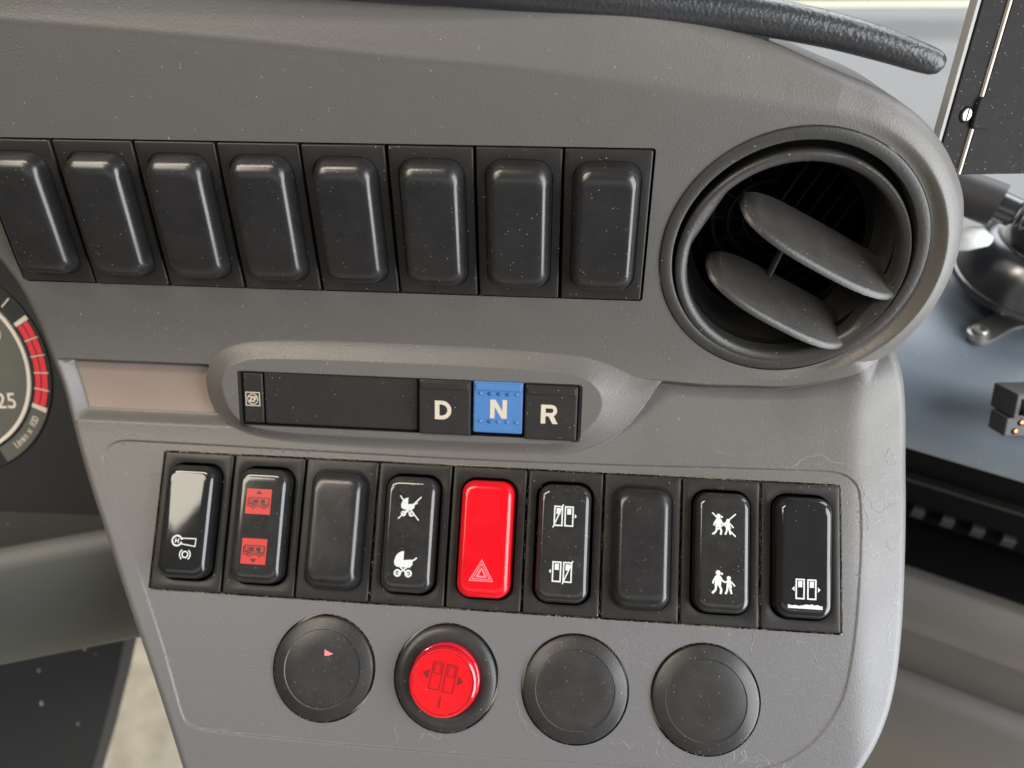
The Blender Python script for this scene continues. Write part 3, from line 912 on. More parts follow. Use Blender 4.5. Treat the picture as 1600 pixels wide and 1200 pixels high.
def door(sy, cx_, cy_, w=1.45, h=3.2):
    sy.frame(cx_ - w, cy_ - h, cx_ + w, cy_ + h, 0.45)
    sy.rect(cx_ - w * 0.45, cy_ + h * 0.18, cx_ + w * 0.45, cy_ + h * 0.78)


t, rk, z = rocker_switch(5, "rocker switch with white pairs of doors, one door of each pair struck through")
sy = Sym(); door(sy, -1.9, 8.6); door(sy, 1.5, 8.6); sy.seg((-3.5, 4.9), (-0.4, 12.3), 0.4); sy.poly([(3.3, 9.4), (4.0, 8.7), (3.3, 8.0)]); sy.build("symbol", M['white_ink'], rk, z)
sy = Sym(); door(sy, -1.7, -8.8); door(sy, 1.7, -8.8); sy.seg((0.2, -12.5), (3.3, -5.2), 0.4); sy.poly([(-3.5, -8.0), (-4.2, -8.7), (-3.5, -9.4)]); sy.build("symbol", M['white_ink'], rk, z)


# 8 children
def kids(sy, cx_, cy_, k):
    X = lambda x, y: (cx_ + x * k, cy_ + y * k)
    sy.disc(X(-1.6, 2.75), 0.72 * k, 14); sy.disc(X(-0.55, 2.5), 0.38 * k, 8)
    sy.poly([X(-2.1, 2.1), X(-1.1, 2.1), X(-0.6, 0.4), X(-0.7, -0.9), X(-2.6, -0.9), X(-2.5, 0.4)])
    sy.path([X(-2.1, 1.8), X(-2.9, 0.4), X(-3.1, -0.4)], 0.5 * k); sy.path([X(-1.1, 1.8), X(-0.3, 0.5), X(0.6, 0.1)], 0.5 * k)
    sy.path([X(-2.1, -0.8), X(-2.3, -2.2), X(-3.2, -3.2)], 0.65 * k); sy.path([X(-1.2, -0.8), X(-0.6, -2.0), X(-0.8, -3.3)], 0.65 * k)
    sy.disc(X(1.5, 1.35), 0.62 * k, 12)
    sy.poly([X(1.1, 0.8), X(1.9, 0.8), X(2.5, -1.3), X(0.8, -1.3)])
    sy.path([X(1.2, 0.6), X(0.6, 0.1)], 0.45 * k); sy.path([X(1.9, 0.6), X(2.7, -0.2), X(3.3, -0.9)], 0.45 * k)
    sy.path([X(1.2, -1.2), X(1.0, -2.3), X(0.6, -3.2)], 0.6 * k); sy.path([X(1.9, -1.2), X(2.1, -2.3), X(2.4, -3.1)], 0.6 * k)


t, rk, z = rocker_switch(7, "rocker switch with two white walking figures and a crossed-out pair above")
sy = Sym(); kids(sy, -0.2, 8.7, 0.95); sy.seg((-3.7, 12.3), (3.6, 5.2), 0.42); sy.seg((3.6, 12.2), (-3.6, 5.6), 0.42); sy.build("symbol", M['white_ink'], rk, z)
sy = Sym(); kids(sy, 0.1, -9.0, 1.06); sy.build("symbol", M['white_ink'], rk, z)

# 9 both doors
t, rk, z = rocker_switch(8, "glossy rocker switch with one white double door, right end of the lower row", M['gloss_clean'], tilt=2.5)
sy = Sym(); door(sy, -1.6, -9.3, 1.4, 3.1); door(sy, 1.9, -9.3, 1.4, 3.1); sy.poly([(-3.3, -8.5), (-4.1, -9.3), (-3.3, -10.1)]); sy.poly([(3.7, -8.5), (4.5, -9.3), (3.7, -10.1)])
sy.build("symbol", M['white_ink'], rk, z)
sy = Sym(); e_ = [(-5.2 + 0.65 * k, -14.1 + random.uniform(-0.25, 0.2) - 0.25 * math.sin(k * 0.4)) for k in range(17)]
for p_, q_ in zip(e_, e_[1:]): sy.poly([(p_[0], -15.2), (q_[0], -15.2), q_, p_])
sy.build("painted_reflection", M['white_ink'], rk, z, step=0)  # sky reflection along the lower edge, painted on as a white strip

blank_switch(F_low(LO[0] + 62.5, HM / 2, -0.3), "blank black switch cover between the red bus switch and the pram switch", "blank covers in the lower switch row")
blank_switch(F_low(LO[0] + 162.5, HM / 2, -0.3), "blank black switch cover between the struck-out door switch and the walking figures switch", "blank covers in the lower switch row")

# ------------------------------------------------------------------ round plugs and the red button
PLUG = None
plug_labels = {0: "round black blanking plug with a tiny pink fleck, left of the red push button",
               2: "plain round black blanking plug just right of the red push button",
               3: "plain round black blanking plug at the right end of the bottom row"}
for i, lab in plug_labels.items():
    t = empty("blanking_plug", F_low(*PLUGS[i], -0.55), lab, "plug", "round blanking plugs below the switches")
    if PLUG is None:
        rim = MB().lathe([(16.4, -5), (16.4, 0.5), (16.25, 0.9), (15.9, 1.1), (15.6, 1.25), (12.7, 2.2), (12.5, 2.25), (12.3, 2.0)], 96).build("flange", M['plug'], t, angle=25)
        fc = MB().lathe([(12.25, 1.0), (12.25, 1.9), (12.0, 2.0), (6, 2.0), (0.3, 2.0)], 96, cap=True).build("face", M['plug'], t, angle=30)
        PLUG = (rim.data, fc.data)
    else:
        share("flange", PLUG[0], t); share("face", PLUG[1], t)
o = MB().prism([(-1.2, 1.0), (-1.1, -0.9), (0.2, -0.8), (1.7, -0.2), (0.2, 0.3)], 0, 0.15).build("paper_scrap", M['pinkscrap'], None, smooth=False)
o.matrix_world = F_low(PLUGS[0][0] + 1.6, PLUGS[0][1] - 5.2, 1.48)
tag(o, "tiny pink scrap lying on the leftmost round black plug", "scrap")

t = empty("push_button", F_low(*PLUGS[1], -0.55), "red illuminated push button with a double door symbol and the figure 1", "push button")
MB().lathe([(16.3, -5), (16.3, 0.9), (16.1, 1.5), (15.6, 1.9), (14.6, 2.25), (13.6, 2.45), (11.7, 2.2), (11.3, 1.9), (11.2, -3)], 96).build("bezel", M['plug'], t, angle=30)
MB().lathe([(11.15, -3), (11.15, 2.6), (10.95, 3.0), (10.75, 3.1), (10.7, 6.3), (10.45, 7.0), (9.95, 7.35), (9.7, 7.3), (9.65, 6.9)], 96).build("collar", M['redlens'], t, angle=35)
lens = MB().lathe([(9.62, 3), (9.62, 6.95), (9.45, 7.1), (5, 7.15), (0.2, 7.16)], 96, cap=True).build("lens", M['redcap'], t, angle=40)
sy = Sym()
rot = rad(-9)
xf = lambda x, y: (x * math.cos(rot) - y * math.sin(rot), x * math.sin(rot) + y * math.cos(rot) + 1.6)
for dx in (-2.1, 2.3):
    sy.frame(dx - 1.75, -4.2, dx + 1.75, 4.4, 0.28); sy.frame(dx - 1.15, 0.6, dx + 1.15, 3.8, 0.25)
sy.poly([(-4.6, 1.5), (-6.4, 0.1), (-4.6, -1.5)]); sy.poly([(4.8, 1.5), (6.6, 0.1), (4.8, -1.5)])
sy.build("symbol", M['wine_ink'], lens, 7.2, xf)
text_obj("numeral", "1", 4.8, M['wine_ink'], lens, -0.6, -6.0, 7.22, rot=-9)

# ------------------------------------------------------------------ gear selector
HS = 4.4
gs = empty("gear_selector", F_mid(0, 0, HS), "gear selector bar with black D and R keys and a blue N key", "gear selector")
b = MB(); b.box(42.5, -16, -9.5, 159.5, 6.5, -7.5); b.build("tray", M['void'], gs, smooth=False)
x0, x1, y0, y1 = 44.0, 158.0, -14.4, 4.8
b = MB()
b.loops([rrect((x1 - x0) / 2 + .2, (y1 - y0) / 2 + .2, 1.0, -6, (x0 + x1) / 2, (y0 + y1) / 2, 4), rrect((x1 - x0) / 2 + .2, (y1 - y0) / 2 + .2, 1.0, -0.4, (x0 + x1) / 2, (y0 + y1) / 2, 4),
         rrect((x1 - x0) / 2 - 0.5, (y1 - y0) / 2 - 0.5, 0.6, -0.4, (x0 + x1) / 2, (y0 + y1) / 2, 4), rrect((x1 - x0) / 2 - 0.6, (y1 - y0) / 2 - 0.6, 0.6, -6, (x0 + x1) / 2, (y0 + y1) / 2, 4)], cap1=False)
b.build("frame", M['plate'], gs)
bd = MB(); bd.box(45.2, -13.3, -7, 51.9, 3.9, -0.9, 0.4); badge = bd.build("badge_plate", M['plate'], gs)
sy = Sym(); lx, ly = 48.4, -5.0
sy.frame(lx - 2.5, ly - 2.4, lx + 2.5, ly + 2.4, 0.3); sy.ring((lx, ly), 1.62, 1.9); 
sy.build("emblem", M['cream_ink'], badge, -0.85)
text_obj("emblem", "ZF", 2.6, M['cream_ink'], badge, lx, ly - 0.1, -0.77, bold=0.10, sx=0.95)
bp_ = MB(); bp_.box(52.5, -13.4, -7, 104.6, 4.3, -0.9, 0.5); bp_.build("blank_panel", M['plate'], gs)


def key(xa, xb, ya, yb, mat, ztop):
    k = MB(); cxx, cyy = (xa + xb) / 2, (ya + yb) / 2; hw, hh = (xb - xa) / 2, (yb - ya) / 2
    # front slopes back to a lip at the top, as the real keys do
    rings = [rrect(hw, hh, 0.5, -7, cxx, cyy, 4), rrect(hw, hh, 0.5, ztop - 0.7, cxx, cyy, 4), rrect(hw - 0.2, hh - 0.2, 0.5, ztop - 0.2, cxx, cyy, 4), rrect(hw - 0.6, hh - 0.6, 0.4, ztop, cxx, cyy, 4), rrect(hw - 0.75, hh - 0.75, 0.4, ztop, cxx, cyy, 4)]
    # step line near the top edge
    k.loops(rings)
    o_ = k.build("selector_key", mat, gs, angle=30)
    lip = MB(); lip.box(xa + 0.7, yb - 3.1, ztop - 0.5, xb - 0.7, yb - 0.7, ztop + 0.35, 0.3)
    lip.build("ridge", mat, o_)
    return o_


kd = key(105.2, 122.3, -13.9, 4.6, M['plate'], 0.9)
kn = key(123.1, 139.4, -12.7, 4.7, M['blue'], 0.3)
kr = key(140.0, 157.0, -14.1, 4.2, M['plate'], 0.9)
tag(kd, "black key marked D"); tag(kn, "blue key marked N with rows of raised dots"); tag(kr, "black key marked R")
w_, h_ = 1.5, 6.3
sy = Sym(); ox, oy = 110.6, -8.6
A_ = lambda *p: [(ox + a, oy + b_) for a, b_ in p]
sy.poly(A_((0, 0), (w_, 0), (w_, h_), (0, h_))); sy.poly(A_((w_, h_ - 1.25), (2.3, h_ - 1.25), (2.3, h_), (w_, h_))); sy.poly(A_((w_, 0), (2.3, 0), (2.3, 1.25), (w_, 1.25)))
sy.ring((ox + 2.3, oy + h_ / 2), h_ / 2 - 1.32, h_ / 2, -90, 90, 20); sy.build("letter", M['cream_ink'], kd, 0.96, step=0.004)
sy = Sym(); ox, oy = 128.7, -7.6; wn = 5.5
sy.poly(A_((0, 0), (w_, 0), (w_, h_), (0, h_))); sy.poly(A_((wn - w_, 0), (wn, 0), (wn, h_), (wn - w_, h_))); sy.poly(A_((0, h_), (1.7, h_), (wn, 0), (wn - 1.7, 0))); sy.build("letter", M['cream_ink'], kn, 0.36, step=0.004)
sy = Sym(); ox, oy = 145.3, -8.4
sy.poly(A_((0, 0), (w_, 0), (w_, h_), (0, h_))); sy.poly(A_((w_, h_ - 1.2), (3.3, h_ - 1.2), (3.3, h_), (w_, h_))); sy.poly(A_((w_, 2.45), (3.3, 2.45), (3.3, 3.6), (w_, 3.6)))
sy.ring((ox + 3.3, oy + 4.375), 0.72, 1.925, -90, 90, 16); sy.poly(A_((2.5, 2.5), (4.1, 2.7), (5.5, 0), (3.8, 0))); sy.build("letter", M['cream_ink'], kr, 0.96, step=0.004)
dome = [(0.62 * math.cos(a), 0.55 * math.sin(a)) for a in np.linspace(0, 1.45, 5)]
for ry in (0.6, -8.7):
    for k in range(5):
        bx = 125.5 + 2.95 * k
        MB().lathe([(r, 0.28 + zz) for r, zz in dome], 16, bx, ry, cap=True).build("raised_dot", M['blue_dark'] if (ry > 0 and k in (1, 2, 3)) or (ry < 0 and k in (1,)) else M['blue'], kn, angle=80)

# ------------------------------------------------------------------ air vent
av = empty("air_vent", F_up(*VC), "round black air vent with two slanted blades in the dashboard's rounded end", "air vent")
MB().lathe([(37.75, -6), (37.75, 0.1), (37.5, 0.6), (37.0, 0.8), (34.9, 0.75), (34.3, 0.5), (34.1, 0.1), (34.0, -6)], 128).build("outer_ring", M['vent'], av, angle=40)
MB().lathe([(34.4, -5.5), (30, -5.5)], 96).build("groove", M['void'], av)
VR = rad(-27)        # blades run down to the right
cu_, su_ = math.cos(VR), math.sin(VR)
inner = bpy.data.objects.new("barrel", None)


def vcirc(r, z, clip=None, n=120, dx=0.0, dy=0.0):
    out = []
    for i in range(n):
        a = 2 * math.pi * i / n
        u, w_ = r * math.cos(a), r * math.sin(a)
        if clip is not None: u = max(-clip, min(clip, u))
        out.append((dx + u * cu_ - w_ * su_, dy + u * su_ + w_ * cu_, z))
    return out


DX, DY = 0.6, -2.0      # the barrel is swivelled slightly outboard
b = MB()
b.loops([vcirc(33.1, -8, None, dx=DX * .3, dy=DY), vcirc(33.2, -0.6, None, dx=DX * .3, dy=DY), vcirc(33.0, 0.2, None, dx=DX * .3, dy=DY), vcirc(32.5, 0.6, None, dx=DX * .4, dy=DY), vcirc(31.4, 0.4, None, dx=DX * .6, dy=DY), vcirc(30.4, -0.3, 29.9, dx=DX, dy=DY),
         vcirc(30.0, -0.9, 29.0, dx=DX, dy=DY), vcirc(29.9, -1.6, 28.5, dx=DX, dy=DY), vcirc(29.8, -12, 27.5, dx=DX, dy=DY), vcirc(28.5, -26, 27.0, dx=DX, dy=DY)], cap1=False)
barrel = b.build("barrel", M['vent'], av, angle=50)
MB().lathe([(26.5, -22), (32, -22), (32, -46), (27, -52), (1, -52)], 96, DX, DY, cap=True).build("duct", M['vent_dark'], av)


def blade(wpos, half, zf, zb, bulge, slope, uc):
    """a lens-shaped blade: straight rear edge, bowed front edge; u along the chord, depth along z, tilted in w"""
    n = 28; top, bot = [], []
    fr, bk = [], []
    for i in range(n + 1):
        k = -1 + 2 * i / n
        u = half * k
        zfront = zf + bulge * math.sqrt(max(0, 1 - (abs(k) ** 2.6)))
        fr.append((u, zfront)); bk.append((u, zb + 5.5 * abs(k) ** 5))
    outline = fr + bk[::-1]
    th_ = 1.7

    def P3(u, z_, off):
        w_ = wpos + (z_ - zb) * slope + off
        return (DX + (u + uc) * cu_ - w_ * su_, DY + (u + uc) * su_ + w_ * cu_, z_)
    ins = []
    c0 = (0, (zf + zb) / 2)
    for (u, z_) in outline: ins.append((u * 0.975, c0[1] + (z_ - c0[1]) * 0.94))
    bb = MB()
    bb.loops([[P3(u, z_, -th_ * .7) for u, z_ in ins], [P3(u, z_, -th_ * .35) for u, z_ in outline], [P3(u, z_, th_ * .35) for u, z_ in outline], [P3(u, z_, th_ * .7) for u, z_ in ins]], cap0=True, cap1=True)
    return bb


blade(10.4, 28.0, -4.0, -14.0, 10.5, -0.33, 5.8).build("blade", M['vent'], av, angle=50)
blade(-9.8, 26.0, -4.0, -14.0, 10.5, -0.33, 5.8).build("blade", M['vent'], av, angle=50)
b = MB(); b.tube([(DX + 2 * cu_ + 12 * su_, DY + 2 * su_ - 12 * cu_, -12), (DX - 1 * cu_ - 8 * su_, DY - 1 * su_ + 8 * cu_, -15)], 1.1, 8); b.build("link_bar", M['vent_dark'], av)
for k, r in enumerate((8, 13, 18, 23, 27)):
    b = MB(); b.lathe([(r - .5, -40), (r - .5, -37), (r + .5, -37), (r + .5, -40)], 64, DX, DY); b.build("grille_ring", M['vent_dark'], av)
for k in range(6):
    a = math.pi * k / 6; b = MB()
    b.tube([(DX + 27 * math.cos(a), DY + 27 * math.sin(a), -38), (DX - 27 * math.cos(a), DY - 27 * math.sin(a), -38)], 0.6, 6); b.build("grille_bar", M['vent_dark'], av)
for k in range(5):
    b = MB(); u = -4 + 5 * k; w0 = 16
    b.box(u - .3, w0 - 7, -38, u + .3, w0 + 9, -27)
    b.v = [(DX + x * cu_ - y * su_, DY + x * su_ + y * cu_, zz) for x, y, zz in b.v]
    b.build("rear_fin", M['vent_dark'], av, smooth=False)

# ------------------------------------------------------------------ instrument cluster at the left edge
a20 = rad(20)
ic = empty("instrument_cluster", frame_at(-81.76, 75 + 17.83 * math.cos(a20), 20 - 17.83 * math.sin(a20), a20),
           "black instrument cluster with a white ringed rev counter, cut by the left photo edge", "instrument cluster")
b = MB(); b.box(-60, -62, -12, 110, 90, -1.2); b.build("face_plate", M['cluster'], ic, smooth=False)
b = MB(); b.box(-60, -66, -12, 110, -59, 1.5, 0.8); b.build("lower_edge", M['void'], ic)
MB().lathe([(40.8, -1.2), (40.8, -0.6), (0.2, -0.6)], 96, cap=True).build("scale_plate", M['cluster'], ic, angle=30)
MB().lathe([(32.0, -0.7), (32.0, -0.5), (0.2, -0.5)], 96, cap=True).build("dial", M['dial'], ic, angle=30)
MB().lathe([(31.6, -0.4), (31.6, 0.2), (33.0, 0.2), (33.0, -0.6)], 120).build("dial_ring", M['dial_white'], ic)


def arcpoly(r0, r1, a0, a1, z0, z1, n=8):
    pts = [(r1 * math.cos(rad(a0 + (a1 - a0) * i / n)), r1 * math.sin(rad(a0 + (a1 - a0) * i / n))) for i in range(n + 1)]
    pts += [(r0 * math.cos(rad(a1 + (a0 - a1) * i / n)), r0 * math.sin(rad(a1 + (a0 - a1) * i / n))) for i in range(n + 1)]
    return MB().prism(pts, z0, z1)


A_HI, A_LO = 31.0, -19.5
seg = (A_HI - A_LO) / 5
for k in range(5):
    a0 = A_LO + seg * k
    arcpoly(34.6, 36.7, a0 + .5, a0 + seg - .5, -0.6, -0.35).build("red_segment", M['dial_red'], ic, smooth=False)
    arcpoly(37.1, 39.4, a0 + .5, a0 + seg - .5, -0.6, -0.35).build("red_segment", M['dial_red'], ic, smooth=False)
for k in range(1, 5):
    a0 = A_LO + seg * k
    arcpoly(34.2, 40.0, a0 - .32, a0 + .32, -0.6, -0.3).build("scale_mark", M['dial_white'], ic, smooth=False)
for a0 in (A_HI, A_LO - 2.6):
    arcpoly(34.2, 40.2, a0, a0 + 2.6, -0.6, -0.3).build("scale_mark", M['dial_white'], ic, smooth=False)
arcpoly(35.0, 39.6, 45.0, 45.9, -0.6, -0.3).build("scale_mark", M['dial_white'], ic, smooth=False)
text_obj("numeral", "25", 8.6, M['dial_white'], ic, 21.6, -11.4, -0.4, bold=0.05, rot=3)
text_obj("numeral", "20", 8.6, M['dial_white'], ic, 18.6, 14.6, -0.4, bold=0.05, rot=3)
txt = "1/min x 100"
for i, ch in enumerate(txt):
    if ch == ' ': continue
    a = -51.0 + i * 2.25
    text_obj("lettering", ch, 3.9, M['dial_white'], ic, 37.2 * math.cos(rad(a)), 37.2 * math.sin(rad(a)), -0.4, rot=a + 90)
arcpoly(34.2, 40.4, -62, -22.5, -0.62, -0.5, 24).build("unit_band", M['dial'], ic, smooth=False)


# ------------------------------------------------------------------ world-space builders for the surroundings
def wbuild(name, verts, faces, mat, parent=None, angle=35, smooth=True):
    me = bpy.data.meshes.new(name); me.from_pydata([tuple(v) for v in verts], [], faces); me.update()
    bm = bmesh.new(); bm.from_mesh(me); bmesh.ops.recalc_face_normals(bm, faces=bm.faces); bm.to_mesh(me); bm.free()
    if smooth:
        me.polygons.foreach_set("use_smooth", [True] * len(me.polygons)); me.set_sharp_from_angle(angle=rad(angle))
    me.materials.append(mat)
    o = bpy.data.objects.new(name, me); COL.objects.link(o)
    if parent: o.parent = parent; o.matrix_parent_inverse = parent.matrix_world.inverted()
    return o


def extrude_profile(name, prof, origin, e, G, a0, a1, mat, parent=None, closed=False, n=1, angle=35, thick=0.0):
    """prof in (g, z) metres, swept along e"""
    e, G, origin = Vector(e), Vector(G), Vector(origin)
    prof = list(prof)
    if thick:
        prof = prof + [(g + thick * 0.6, z - thick) for g, z in reversed(prof)]; closed = True
    np_ = len(prof); vs = []; fs = []
    for k in range(n + 1):
        a = a0 + (a1 - a0) * k / n
        for g, z in prof: vs.append(origin + e * a + G * g + Vector((0, 0, z)))
    for k in range(n):
        for i in range(np_ if closed else np_ - 1):
            j = (i + 1) % np_
            fs.append((k * np_ + i, k * np_ + j, (k + 1) * np_ + j, (k + 1) * np_ + i))
    if closed:
        fs.append(tuple(range(np_))); fs.append(tuple(n * np_ + i for i in reversed(range(np_))))
    return wbuild(name, vs, fs, mat, parent, angle)


def trans(v): return Matrix.Translation(Vector(v))


ph = rad(21)
CE, CG, CL = Vector((math.cos(ph), -math.sin(ph), 0)), Vector((math.sin(ph), math.cos(ph), 0)), Vector((0.300, 0.0227, 0.8027))
sc_ = empty("side_console", trans(CL), "blue-grey side console with a dark open shelf, right of the dashboard", "console")
top_prof = [(0.16, 0.030), (0.05, 0.029), (0.022, 0.0275), (0.012, 0.025), (0.005, 0.020), (0.0015, 0.013), (0.0, 0.006), (0.0012, 0.0012), (0.004, 0.0)]
extrude_profile("console_top", top_prof + [(0.16, 0.004)], CL, CE, CG, -0.12, 0.40, M['console'], sc_, closed=True, angle=50)
extrude_profile("shelf_shade_slab", [(0.09, 0.0), (0.095, 0.0), (0.095, -0.10), (0.013, -0.0879), (0.013, -0.0865), (0.09, -0.0985)], CL, CE, CG, -0.12, 0.40, M['void'], sc_, closed=True)  # black slab added over the shelf floor stands in for the shade inside
extrude_profile("shelf_lip", [(0.09, -0.100), (0.012, -0.088), (0.008, -0.087), (0.004, -0.0885), (-0.004, -0.104), (-0.006, -0.111), (-0.005, -0.115), (0.0, -0.118), (0.09, -0.118)], CL, CE, CG, -0.12, 0.40, M['console_low'], sc_, closed=True, angle=50)
extrude_profile("dark_band", [(0.003, -0.119), (0.002, -0.160), (0.06, -0.160), (0.06, -0.119)], CL, CE, CG, -0.12, 0.40, M['console_band'], sc_, closed=True)  # recessed band, darker than the panels above and below
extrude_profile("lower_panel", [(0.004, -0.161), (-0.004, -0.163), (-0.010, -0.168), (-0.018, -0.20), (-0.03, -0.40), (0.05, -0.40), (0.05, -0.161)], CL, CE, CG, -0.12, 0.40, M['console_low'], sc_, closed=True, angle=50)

sb = empty("shelf_unit", trans(CL + CG * 0.045 + CE * 0.03 - Vector((0, 0, 0.05))), "dark slotted unit with small grey tabs inside the console shelf", "control unit")
extrude_profile("body", [(0.035, -0.022), (0.035, -0.078), (0.088, -0.078), (0.088, -0.022)], CL, CE, CG, -0.02, 0.16, M['void'], sb, closed=True)
for k in range(4):
    q = 0.016 + 0.0135 * k
    extrude_profile("tab", [(0.032, -0.067), (0.031, -0.0678), (0.031, -0.072), (0.0345, -0.072), (0.0345, -0.067)], CL, CE, CG, q, q + 0.0055, M['grey_tab'], sb, closed=True)
extrude_profile("slot_edge", [(0.030, -0.046), (0.030, -0.0475), (0.0345, -0.0475), (0.0345, -0.046)], CL, CE, CG, 0.0, 0.16, M['plate'], sb, closed=True)

# ------------------------------------------------------------------ padded leather rail along the top of the dash
pr = empty("padded_rail", F_up(120, -45, 0), "black pebbled leather padded rail curving along the top of the dashboard", "padded rail")
inv = pr.matrix_world.inverted()


def wpts_local(ptsw): return [tuple((inv @ Vector(p)) * 1000) for p in ptsw]


rail_w = [(-0.06, 0.0085, 1.003), (0.02, 0.0095, 0.9985), (0.0702, 0.0107, 0.9934), (0.1026, 0.0122, 0.9898), (0.1354, 0.014, 0.9865), (0.1519, 0.0154, 0.9845), (0.1685, 0.0167, 0.9825), (0.1853, 0.0180, 0.9806), (0.2023, 0.0188, 0.9783), (0.2195, 0.0190, 0.9749), (0.2282, 0.0187, 0.9728), (0.237, 0.0182, 0.9705), (0.2441, 0.0177, 0.9684), (0.2478, 0.0174, 0.9673), (0.2495, 0.0172, 0.9667), (0.2503, 0.0171, 0.9664)]
rr_ = [(5.2, 5.2)] * 7 + [(5.0, 5.0), (4.7, 4.7), (4.4, 4.4), (4.2, 4.2), (3.9, 3.9), (3.6, 3.6), (3.2, 3.2), (2.3, 2.3), (0.5, 0.5)]
# densify
P_ = np.array(rail_w); k_ = np.arange(len(P_)); kk = np.linspace(0, len(P_) - 1, 90)
rail_d = np.stack([np.interp(kk, k_, P_[:, i]) for i in range(3)], -1)
for _ in range(6): rail_d[1:-1] = (rail_d[:-2] + 2 * rail_d[1:-1] + rail_d[2:]) / 4
rd = [(np.interp(q, k_, [r[0] for r in rr_]), np.interp(q, k_, [r[1] for r in rr_])) for q in kk]
MB().tube(wpts_local(rail_d), rd, 28).build("pad", M['leather'], pr, angle=80)
brk = [(-0.06, 0.0120, 0.9980), (0.04, 0.0125, 0.9930), (0.0853, 0.0132, 0.9882), (0.1185, 0.0142, 0.9837), (0.1352, 0.0150, 0.9819), (0.152, 0.0156, 0.9799), (0.1689, 0.0168, 0.9777), (0.186, 0.0180, 0.9757), (0.2030, 0.0192, 0.9744)]
MB().tube(wpts_local(brk), [(3.6, 3.2)] * 9, 12).build("bracket", M['rubber'], pr, angle=40)

# ------------------------------------------------------------------ tablet back at the upper right
def basis(o, u, r):
    u = Vector(u).normalized(); r = Vector(r); r = (r - u * r.dot(u)).normalized(); n = r.cross(u)
    q = Matrix((r, u, n)).transposed().to_4x4(); q.translation = Vector(o); return q


tb = empty("display_unit", basis((0.2665, 0.0363, 0.9399), (0.0527, 0.3374, 0.9399), (0.8948, 0.4019, -0.1944)),
           "dusty black steel display housing with a slotted screw, at the upper right", "display")
b = MB(); b.box(0, -14.2, -3.0, 75, 90, 0, 0.4); b.build("housing", M['tablet'], tb, angle=30)
b = MB(); b.box(-1.6, -14.0, -3.2, -0.05, 90, -0.6, 0.3); b.build("side_rail", M['grey_edge'], tb, angle=30)
b = MB(); b.box(10.6, -14.0, -2, 74.5, 89.5, 1.1, 0.3); b.build("cover_plate", M['tablet'], tb, angle=30)
b = MB(); b.box(9.6, 9.2, -1, 10.5, 89, 0.9, 0.2); b.build("bare_edge", M['edge_metal'], tb)
b = MB(); b.box(9.6, -14.0, -1, 10.5, 0.0, 0.9, 0.2); b.build("bare_edge", M['edge_metal'], tb)
MB().loops([rrect(3.7, 4.7, 1.6, 0.02, 12.4, 4.6, 5), rrect(3.7, 4.7, 1.6, 1.25, 12.4, 4.6, 5), rrect(3.4, 4.4, 1.4, 1.5, 12.4, 4.6, 5)]).build("latch", M['tablet'], tb, angle=30)
MB().lathe([(2.5, 0.01), (2.5, 0.25), (2.0, 0.25), (2.0, 0.01)], 32, 6.0, 4.0).build("screw_seat", M['void'], tb)
sc2 = MB().lathe([(1.95, 0), (1.95, 0.55), (1.75, 0.75), (0.2, 0.8)], 32, 6.0, 4.0, cap=True).build("screw", M['steel'], tb, angle=30)
b = MB(); b.box(5.78, 2.15, 0.5, 6.22, 5.85, 0.84); b.build("slot", M['void'], sc2, smooth=False)

# ------------------------------------------------------------------ ball mount on the console
mc = Vector((0.3560, 0.0930, 0.8317))
bm_ = empty("ball_mount", trans(mc), "dark chrome domed mount with a black ball and a screwed foot, behind the air vent", "mount")
MB().lathe([(20, 0), (22, 6), (26, 9.5), (33.5, 10.5), (35.2, 11.5), (35.6, 13), (35.0, 14.5), (34.2, 14.9), (33.0, 18), (30.5, 24), (27.0, 29), (24.6, 31), (23.4, 31.6), (21.5, 31), (20, 28), (17, 22)], 72).build("dome", M['chrome'], bm_, angle=35)
MB().lathe([(22.8, 29), (21.5, 31.4), (19, 30.5), (16.2, 26), (15.5, 22)], 72).build("inner_collar", M['greymetal'], bm_, angle=50)
MB().lathe([(0.3, 20)] + [(16.5 * math.sin(a), 40 - 16.5 * math.cos(a)) for a in np.linspace(0.5, 3.0, 14)], 48, -6, -5, cap=True).build("ball", M['rubber'], bm_, angle=70)
b = MB()
fp = [(-15, -10), (-24, -17), (-31, -22), (-35, -27), (-34.5, -31.5), (-30, -33), (-24, -30), (-14, -22), (-6, -20)]
fp = [tuple(p) for p in chaikin(fp, 2)]
b.prism(fp, 0.3, 2.2); b.build("foot", M['steel'], bm_, angle=35)
sx_, sy_ = -30.0, -27.0
hexh = [(sx_ + 3.0 * math.cos(rad(60 * i)), sy_ + 3.0 * math.sin(rad(60 * i))) for i in range(6)]
MB().lathe([(4.6, 2.3), (4.6, 2.8), (3.4, 3.2), (3.3, 4.6), (2.7, 5.1), (1.6, 5.2), (1.5, 4.4), (0.2, 4.4)], 32, sx_, sy_, cap=True).build("foot_screw", M['steel'], bm_, angle=30)
b = MB(); b.tube([(-52, 1, 55), (-36, -9, 53)], [(8.5, 8.5), (8.5, 8.5)], 24); b.build("clamp_barrel", M['rubber'], bm_, angle=40)
b = MB(); b.tube([(-37, -8.2, 53), (-30.5, -12.4, 52)], [(6.0, 6.0), (5.6, 5.6)], 24); b.build("collar", M['chrome'], bm_, angle=40)
for k in range(6):
    f = k / 5
    p = Vector((-31, -12, 52)).lerp(Vector((-20, -18, 49)), f)
    b = MB(); b.tube([p, p + Vector((0.8, -0.45, -0.2)), p + Vector((1.6, -0.9, -0.4))], [(4.2, 4.2), (4.9, 4.9), (4.2, 4.2)], 18); b.build("thread_ring", M['chrome'], bm_, angle=60)
